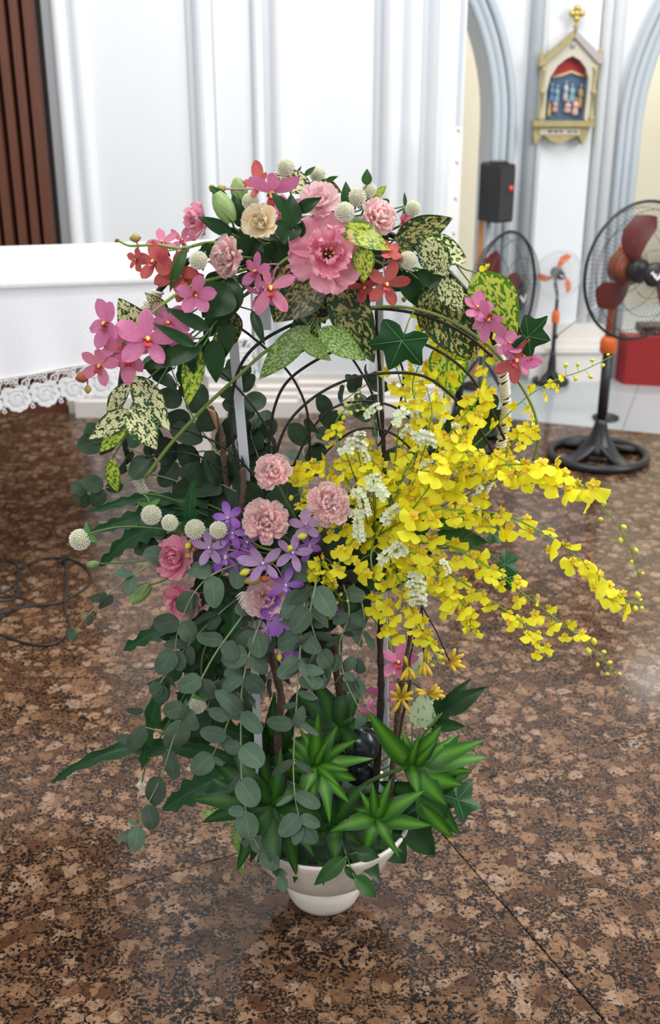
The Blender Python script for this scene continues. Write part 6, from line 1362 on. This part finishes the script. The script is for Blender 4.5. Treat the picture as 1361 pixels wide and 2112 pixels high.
rosette('dark shaded rosette at the rear of the bowl near the lower upright', 560, 1560, .02, [(-60, 120, 40), (-30, 110, 38), (0, 110, 38), (30, 110, 38), (70, 110, 38), (-90, 130, 38), (130, 100, 38), (180, 90, 38)], 'dracd', foam=FB, seed=6)
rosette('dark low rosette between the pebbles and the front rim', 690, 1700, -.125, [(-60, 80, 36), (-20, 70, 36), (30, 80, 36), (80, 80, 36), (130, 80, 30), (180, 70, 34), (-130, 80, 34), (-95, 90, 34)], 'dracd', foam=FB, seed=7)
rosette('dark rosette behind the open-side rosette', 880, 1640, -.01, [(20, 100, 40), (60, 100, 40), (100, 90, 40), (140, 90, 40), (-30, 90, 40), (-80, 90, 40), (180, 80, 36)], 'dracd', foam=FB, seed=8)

# ---- fern straps
def fern(label, pts, w, root, wave=.28, freq=14, seed=0, mat='fern'):
    t = thing('fern_frond', label, 'fern', at(*pts[0])); strap(t, pts, w, LM[mat], wave, freq, 'frond', seed); mb = MB(); a = at(*pts[0]); mb.tube([a, a.lerp(root, .5), root], .0018, 6); part('stem', mb.mesh('stem', M_stem), t)
fern('thin wavy frond running level above the lone globe flower', [(430, 1040, Y0), (330, 1028, Y0), (260, 1034, Y0), (185, 1056, Y0)], 24, FM, seed=1)
fern('broad wavy frond behind the lone globe flower', [(430, 1050, Y0+.01), (340, 1050, Y0+.01), (270, 1072, Y0), (190, 1095, Y0)], 40, FM, seed=2)
fern('wavy frond curling down towards the small green bud', [(430, 1080, Y0+.01), (340, 1085, Y0), (270, 1110, Y0), (205, 1168, Y0)], 44, FM, seed=3)
fern('wavy frond poking out level with the lower deep pink lisianthus', [(470, 1280, Y0), (390, 1285, Y0-.01), (320, 1305, Y0-.02), (253, 1342, Y0-.02)], 42, FM, seed=4)
fern('long narrow wavy frond hanging down beyond the drooping eucalyptus', [(470, 1220, Y0), (380, 1350, Y0-.03), (330, 1430, Y0-.05), (305, 1520, Y0-.05), (292, 1590, Y0-.05)], 34, FM, seed=5)
fern('long wavy frond stretching farthest over the dark floor from the bowl', [(520, 1570, Y0), (380, 1545, Y0-.02), (260, 1545, Y0-.03), (170, 1575, Y0-.04), (104, 1616, Y0-.04)], 30, FB, .22, 12, 6)
fern('broad dark frond lying under the drooping eucalyptus tips', [(560, 1580, Y0), (470, 1600, Y0-.02), (400, 1630, Y0-.03), (335, 1672, Y0-.04)], 64, FB, seed=7)
fern('dark frond just above the stretching one', [(540, 1530, Y0+.02), (440, 1500, Y0+.01), (370, 1490, Y0+.01), (320, 1500, Y0)], 44, FB, seed=8)
fern('upright-hanging wavy frond in the gap beside the tan branch', [(486, 1220, Y0-.02), (480, 1290, Y0-.04), (474, 1350, Y0-.04), (470, 1405, Y0-.04)], 42, FM, seed=9)
fern('dark frond hanging behind the drooping globe flower', [(500, 1220, Y0+.02), (440, 1330, Y0+.01), (400, 1420, Y0), (350, 1480, Y0)], 56, FM, seed=10)
fern('short upright green frond beside the pale green globe flower', [(396, 1110, Y0-.05), (392, 1060, Y0-.06), (394, 1020, Y0-.06), (400, 988, Y0-.06)], 24, FM, .1, 8, 11)

# ---- eucalyptus
E_ = eucalyptus
E_('long eucalyptus branch hanging straight down the front between the tan branches', [(640, 1180, Y0-.04), (628, 1240, Y0-.10), (619, 1340, Y0-.13), (612, 1440, Y0-.14), (605, 1565, Y0-.15), (608, 1640, Y0-.17), (619, 1696, Y0-.185)], 5, 66, 50, 21, t0=.05, t1=.36, extra=[(610, 1636, 663, 1666, 34), (604, 1640, 570, 1662, 14), (617, 1682, 578, 1724, 44), (619, 1684, 660, 1704, 28), (619, 1699, 607, 1743, 28), (621, 1700, 653, 1740, 34), (604, 1568, 558, 1602, 18), (607, 1568, 648, 1596, 14), (610, 1500, 624, 1463, 26), (604, 1494, 547, 1490, 38), (614, 1486, 653, 1516, 14), (617, 1400, 667, 1412, 34), (615, 1428, 653, 1442, 18), (617, 1380, 664, 1384, 26), (618, 1362, 575, 1386, 36), (612, 1450, 582, 1462, 12)])
E_('eucalyptus branch drooping to the floor side with the largest round leaves', [(560, 1180, Y0-.02), (500, 1270, Y0-.09), (443, 1350, Y0-.12), (400, 1430, Y0-.13), (369, 1490, Y0-.14), (331, 1604, Y0-.15), (300, 1668, Y0-.155), (284, 1712, Y0-.16)], 4, 54, 48, 22, t0=.1, t1=.5, extra=[(369, 1486, 358, 1554, 60), (344, 1546, 362, 1607, 38), (331, 1602, 312, 1662, 50), (303, 1660, 320, 1716, 36), (284, 1706, 278, 1757, 38), (283, 1712, 240, 1732, 18), (286, 1706, 262, 1690, 10), (372, 1486, 384, 1448, 12), (300, 1500, 262, 1552, 34)])
E_('eucalyptus branch ending in a trail of small round leaves over the bowl rim', [(580, 1190, Y0-.02), (530, 1300, Y0-.10), (502, 1400, Y0-.13), (497, 1476, Y0-.14), (498, 1606, Y0-.16), (508, 1676, Y0-.175), (528, 1740, Y0-.185), (580, 1810, Y0-.18)], 5, 54, 46, 23, t0=.08, t1=.34, extra=[(498, 1540, 542, 1578, 50), (494, 1608, 530, 1662, 52), (506, 1674, 514, 1732, 54), (504, 1674, 470, 1672, 26), (516, 1732, 562, 1756, 40), (514, 1732, 492, 1752, 20), (540, 1756, 574, 1792, 40), (560, 1792, 588, 1804, 20), (578, 1808, 588, 1838, 26), (497, 1542, 462, 1540, 30), (499, 1470, 540, 1512, 34), (498, 1470, 452, 1428, 40), (500, 1480, 462, 1470, 20), (497, 1606, 460, 1640, 16)])
E_('short eucalyptus branch hanging between the two longest ones', [(570, 1190, Y0-.02), (520, 1320, Y0-.07), (494, 1410, Y0-.10), (466, 1500, Y0-.12), (432, 1570, Y0-.12)], 5, 50, 44, 24, t0=.1, t1=.5, extra=[(467, 1520, 412, 1508, 34), (437, 1558, 396, 1594, 46), (437, 1562, 460, 1578, 14), (457, 1517, 486, 1556, 28), (472, 1480, 430, 1466, 30)])
E_('sparse eucalyptus twig reaching out over the cable, leaves shrinking to its tip', [(500, 1130, Y0-.02), (400, 1130, Y0-.05), (310, 1165, Y0-.06), (240, 1210, Y0-.07), (190, 1260, Y0-.07), (155, 1300, Y0-.07)], 6, 56, 28, 25, t0=.15, asp=.8)
E_('eucalyptus twig hanging in the gap over the dark pebble', [(700, 1180, Y0-.04), (720, 1260, Y0-.09), (700, 1330, Y0-.10), (712, 1400, Y0-.11), (745, 1470, Y0-.11)], 7, 48, 30, 26, t0=.12, asp=.7)
E_('dense eucalyptus tuft below the violet blooms', [(660, 1160, Y0-.06), (650, 1210, Y0-.11), (640, 1270, Y0-.13), (655, 1330, Y0-.13), (660, 1370, Y0-.12)], 6, 74, 52, 27, t0=.05, asp=.75)
E_('eucalyptus leaves around the thin hanging stem under the yellow mass', [(720, 1190, Y0-.03), (745, 1240, Y0-.07), (750, 1290, Y0-.08), (735, 1350, Y0-.08), (730, 1400, Y0-.08)], 5, 60, 40, 28, t0=.08, asp=.6)
E_('eucalyptus branch crossing over the lower deep pink lisianthus', [(560, 1150, Y0-.02), (470, 1170, Y0-.09), (410, 1210, Y0-.11), (370, 1290, Y0-.11), (355, 1370, Y0-.10), (330, 1410, Y0-.09)], 7, 66, 46, 29, t0=.15, asp=.75)
E_('slender eucalyptus twig slanting down behind the crossing one', [(560, 1190, Y0), (470, 1250, Y0-.04), (380, 1340, Y0-.05), (310, 1440, Y0-.05), (280, 1520, Y0-.05)], 6, 52, 40, 30, t0=.12, asp=.55)
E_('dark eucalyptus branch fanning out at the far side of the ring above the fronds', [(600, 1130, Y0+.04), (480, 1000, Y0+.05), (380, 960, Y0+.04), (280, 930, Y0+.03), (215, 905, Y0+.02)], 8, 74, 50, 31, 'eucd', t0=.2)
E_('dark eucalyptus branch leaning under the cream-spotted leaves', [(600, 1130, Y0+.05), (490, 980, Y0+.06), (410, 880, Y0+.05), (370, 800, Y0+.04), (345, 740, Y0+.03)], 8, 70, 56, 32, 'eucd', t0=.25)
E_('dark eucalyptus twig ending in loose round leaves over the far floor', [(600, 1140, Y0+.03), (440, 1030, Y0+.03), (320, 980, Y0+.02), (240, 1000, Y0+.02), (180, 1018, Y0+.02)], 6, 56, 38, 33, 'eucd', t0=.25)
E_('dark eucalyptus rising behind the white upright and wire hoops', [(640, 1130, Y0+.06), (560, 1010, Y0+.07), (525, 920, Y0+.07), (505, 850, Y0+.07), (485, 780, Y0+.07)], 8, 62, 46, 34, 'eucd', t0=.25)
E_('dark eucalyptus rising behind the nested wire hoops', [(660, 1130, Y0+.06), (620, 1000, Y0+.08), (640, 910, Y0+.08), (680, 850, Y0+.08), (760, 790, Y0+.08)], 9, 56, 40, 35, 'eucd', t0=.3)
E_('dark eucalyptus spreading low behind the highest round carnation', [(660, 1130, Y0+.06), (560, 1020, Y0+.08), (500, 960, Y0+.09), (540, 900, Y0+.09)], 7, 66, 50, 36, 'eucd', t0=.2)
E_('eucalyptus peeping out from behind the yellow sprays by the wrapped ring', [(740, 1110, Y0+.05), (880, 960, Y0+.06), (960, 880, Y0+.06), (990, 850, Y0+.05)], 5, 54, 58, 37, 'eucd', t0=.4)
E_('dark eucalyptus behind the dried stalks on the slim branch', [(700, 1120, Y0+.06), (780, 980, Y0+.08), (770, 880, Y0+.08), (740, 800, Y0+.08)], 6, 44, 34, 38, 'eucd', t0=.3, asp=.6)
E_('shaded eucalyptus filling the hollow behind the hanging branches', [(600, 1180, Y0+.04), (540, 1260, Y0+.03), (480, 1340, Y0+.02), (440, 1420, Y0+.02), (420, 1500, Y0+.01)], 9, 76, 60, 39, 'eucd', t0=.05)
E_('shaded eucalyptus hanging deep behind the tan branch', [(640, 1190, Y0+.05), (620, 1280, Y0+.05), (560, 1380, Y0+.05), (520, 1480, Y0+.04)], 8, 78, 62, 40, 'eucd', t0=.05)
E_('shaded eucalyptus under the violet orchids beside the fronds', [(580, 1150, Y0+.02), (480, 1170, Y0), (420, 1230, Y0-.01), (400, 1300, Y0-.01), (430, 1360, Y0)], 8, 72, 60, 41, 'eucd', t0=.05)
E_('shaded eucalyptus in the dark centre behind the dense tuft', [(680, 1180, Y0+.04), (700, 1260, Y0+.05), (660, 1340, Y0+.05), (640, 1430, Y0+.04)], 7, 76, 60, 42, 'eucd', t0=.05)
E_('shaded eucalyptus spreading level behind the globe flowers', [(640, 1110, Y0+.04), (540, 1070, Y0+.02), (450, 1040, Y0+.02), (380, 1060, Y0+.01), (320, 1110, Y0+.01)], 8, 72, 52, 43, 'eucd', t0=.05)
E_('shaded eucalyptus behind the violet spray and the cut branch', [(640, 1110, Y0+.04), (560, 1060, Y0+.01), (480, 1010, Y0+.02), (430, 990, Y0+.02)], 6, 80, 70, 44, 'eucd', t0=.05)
SR('broad dark leaves behind the pink carnation trio', FM, [(600, 1120, 500, 1050, 80, .02, .02, 0, 0), (620, 1130, 560, 1030, 80, .02, .02, 0, 0), (560, 1150, 450, 1130, 80, .01, 0, 0, 0), (560, 1180, 470, 1230, 84, .01, 0, 0, 0), (440, 1110, 352, 1090, 70, -.02, -.03, 0, 0, 'ruscusl'), (430, 1170, 440, 1260, 70, 0, 0, 0, 0), (620, 1200, 560, 1290, 80, 0, 0, 0, 0)], .0, (600, 1140, Y0+.01))
SR('wide dark leaves shading the foam behind the yellow mass', FM, [(720, 1120, 820, 1040, 90, .03, .04, 0, 0), (740, 1140, 860, 1110, 90, .03, .04, 0, 0), (740, 1160, 850, 1200, 90, .03, .03, 0, 0), (720, 1110, 740, 1000, 90, .03, .04, 0, 0), (700, 1180, 760, 1290, 80, .02, .02, 0, 0), (780, 1120, 900, 1060, 90, .05, .05, 0, 0), (880, 1080, 1040, 1060, 40, 0, 0, 0, 0, 'ruscusl'), (900, 1100, 1010, 1120, 40, 0, 0, 0, 0, 'ruscusl')], .0, (720, 1140, Y0+.03))

# ---- low dark leaves that hide foam and rim
rd_ = random.Random(77); lv = []
for k in range(16):
    a = 2*pi*k/16+rd_.uniform(-.15, .15); r1, r2 = rd_.uniform(.05, .09), rd_.uniform(.15, .20)
    lv.append((a, r1, r2, rd_.uniform(.20, .23), rd_.uniform(.17, .225)))
t = thing('shaded_sprig', 'low dark glossy leaves ringed round the rim inside the white bowl', 'leaf', FB); mb = MB()
for a, r1, r2, z1, z2 in lv:
    p = V((pot_c.x+r1*cos(a), Y0+r1*sin(a), z1)); q = V((pot_c.x+r2*cos(a), Y0+r2*sin(a), z2)); leaf_at(t, p, q, rd_.uniform(50, 70), 'point', LM['ruscus'], rd_.randrange(4), (rd_.uniform(-.5, .5), 0)); mb.tube([p, FB], .0015, 5)
part('stem', mb.mesh('stem', M_stem), t)
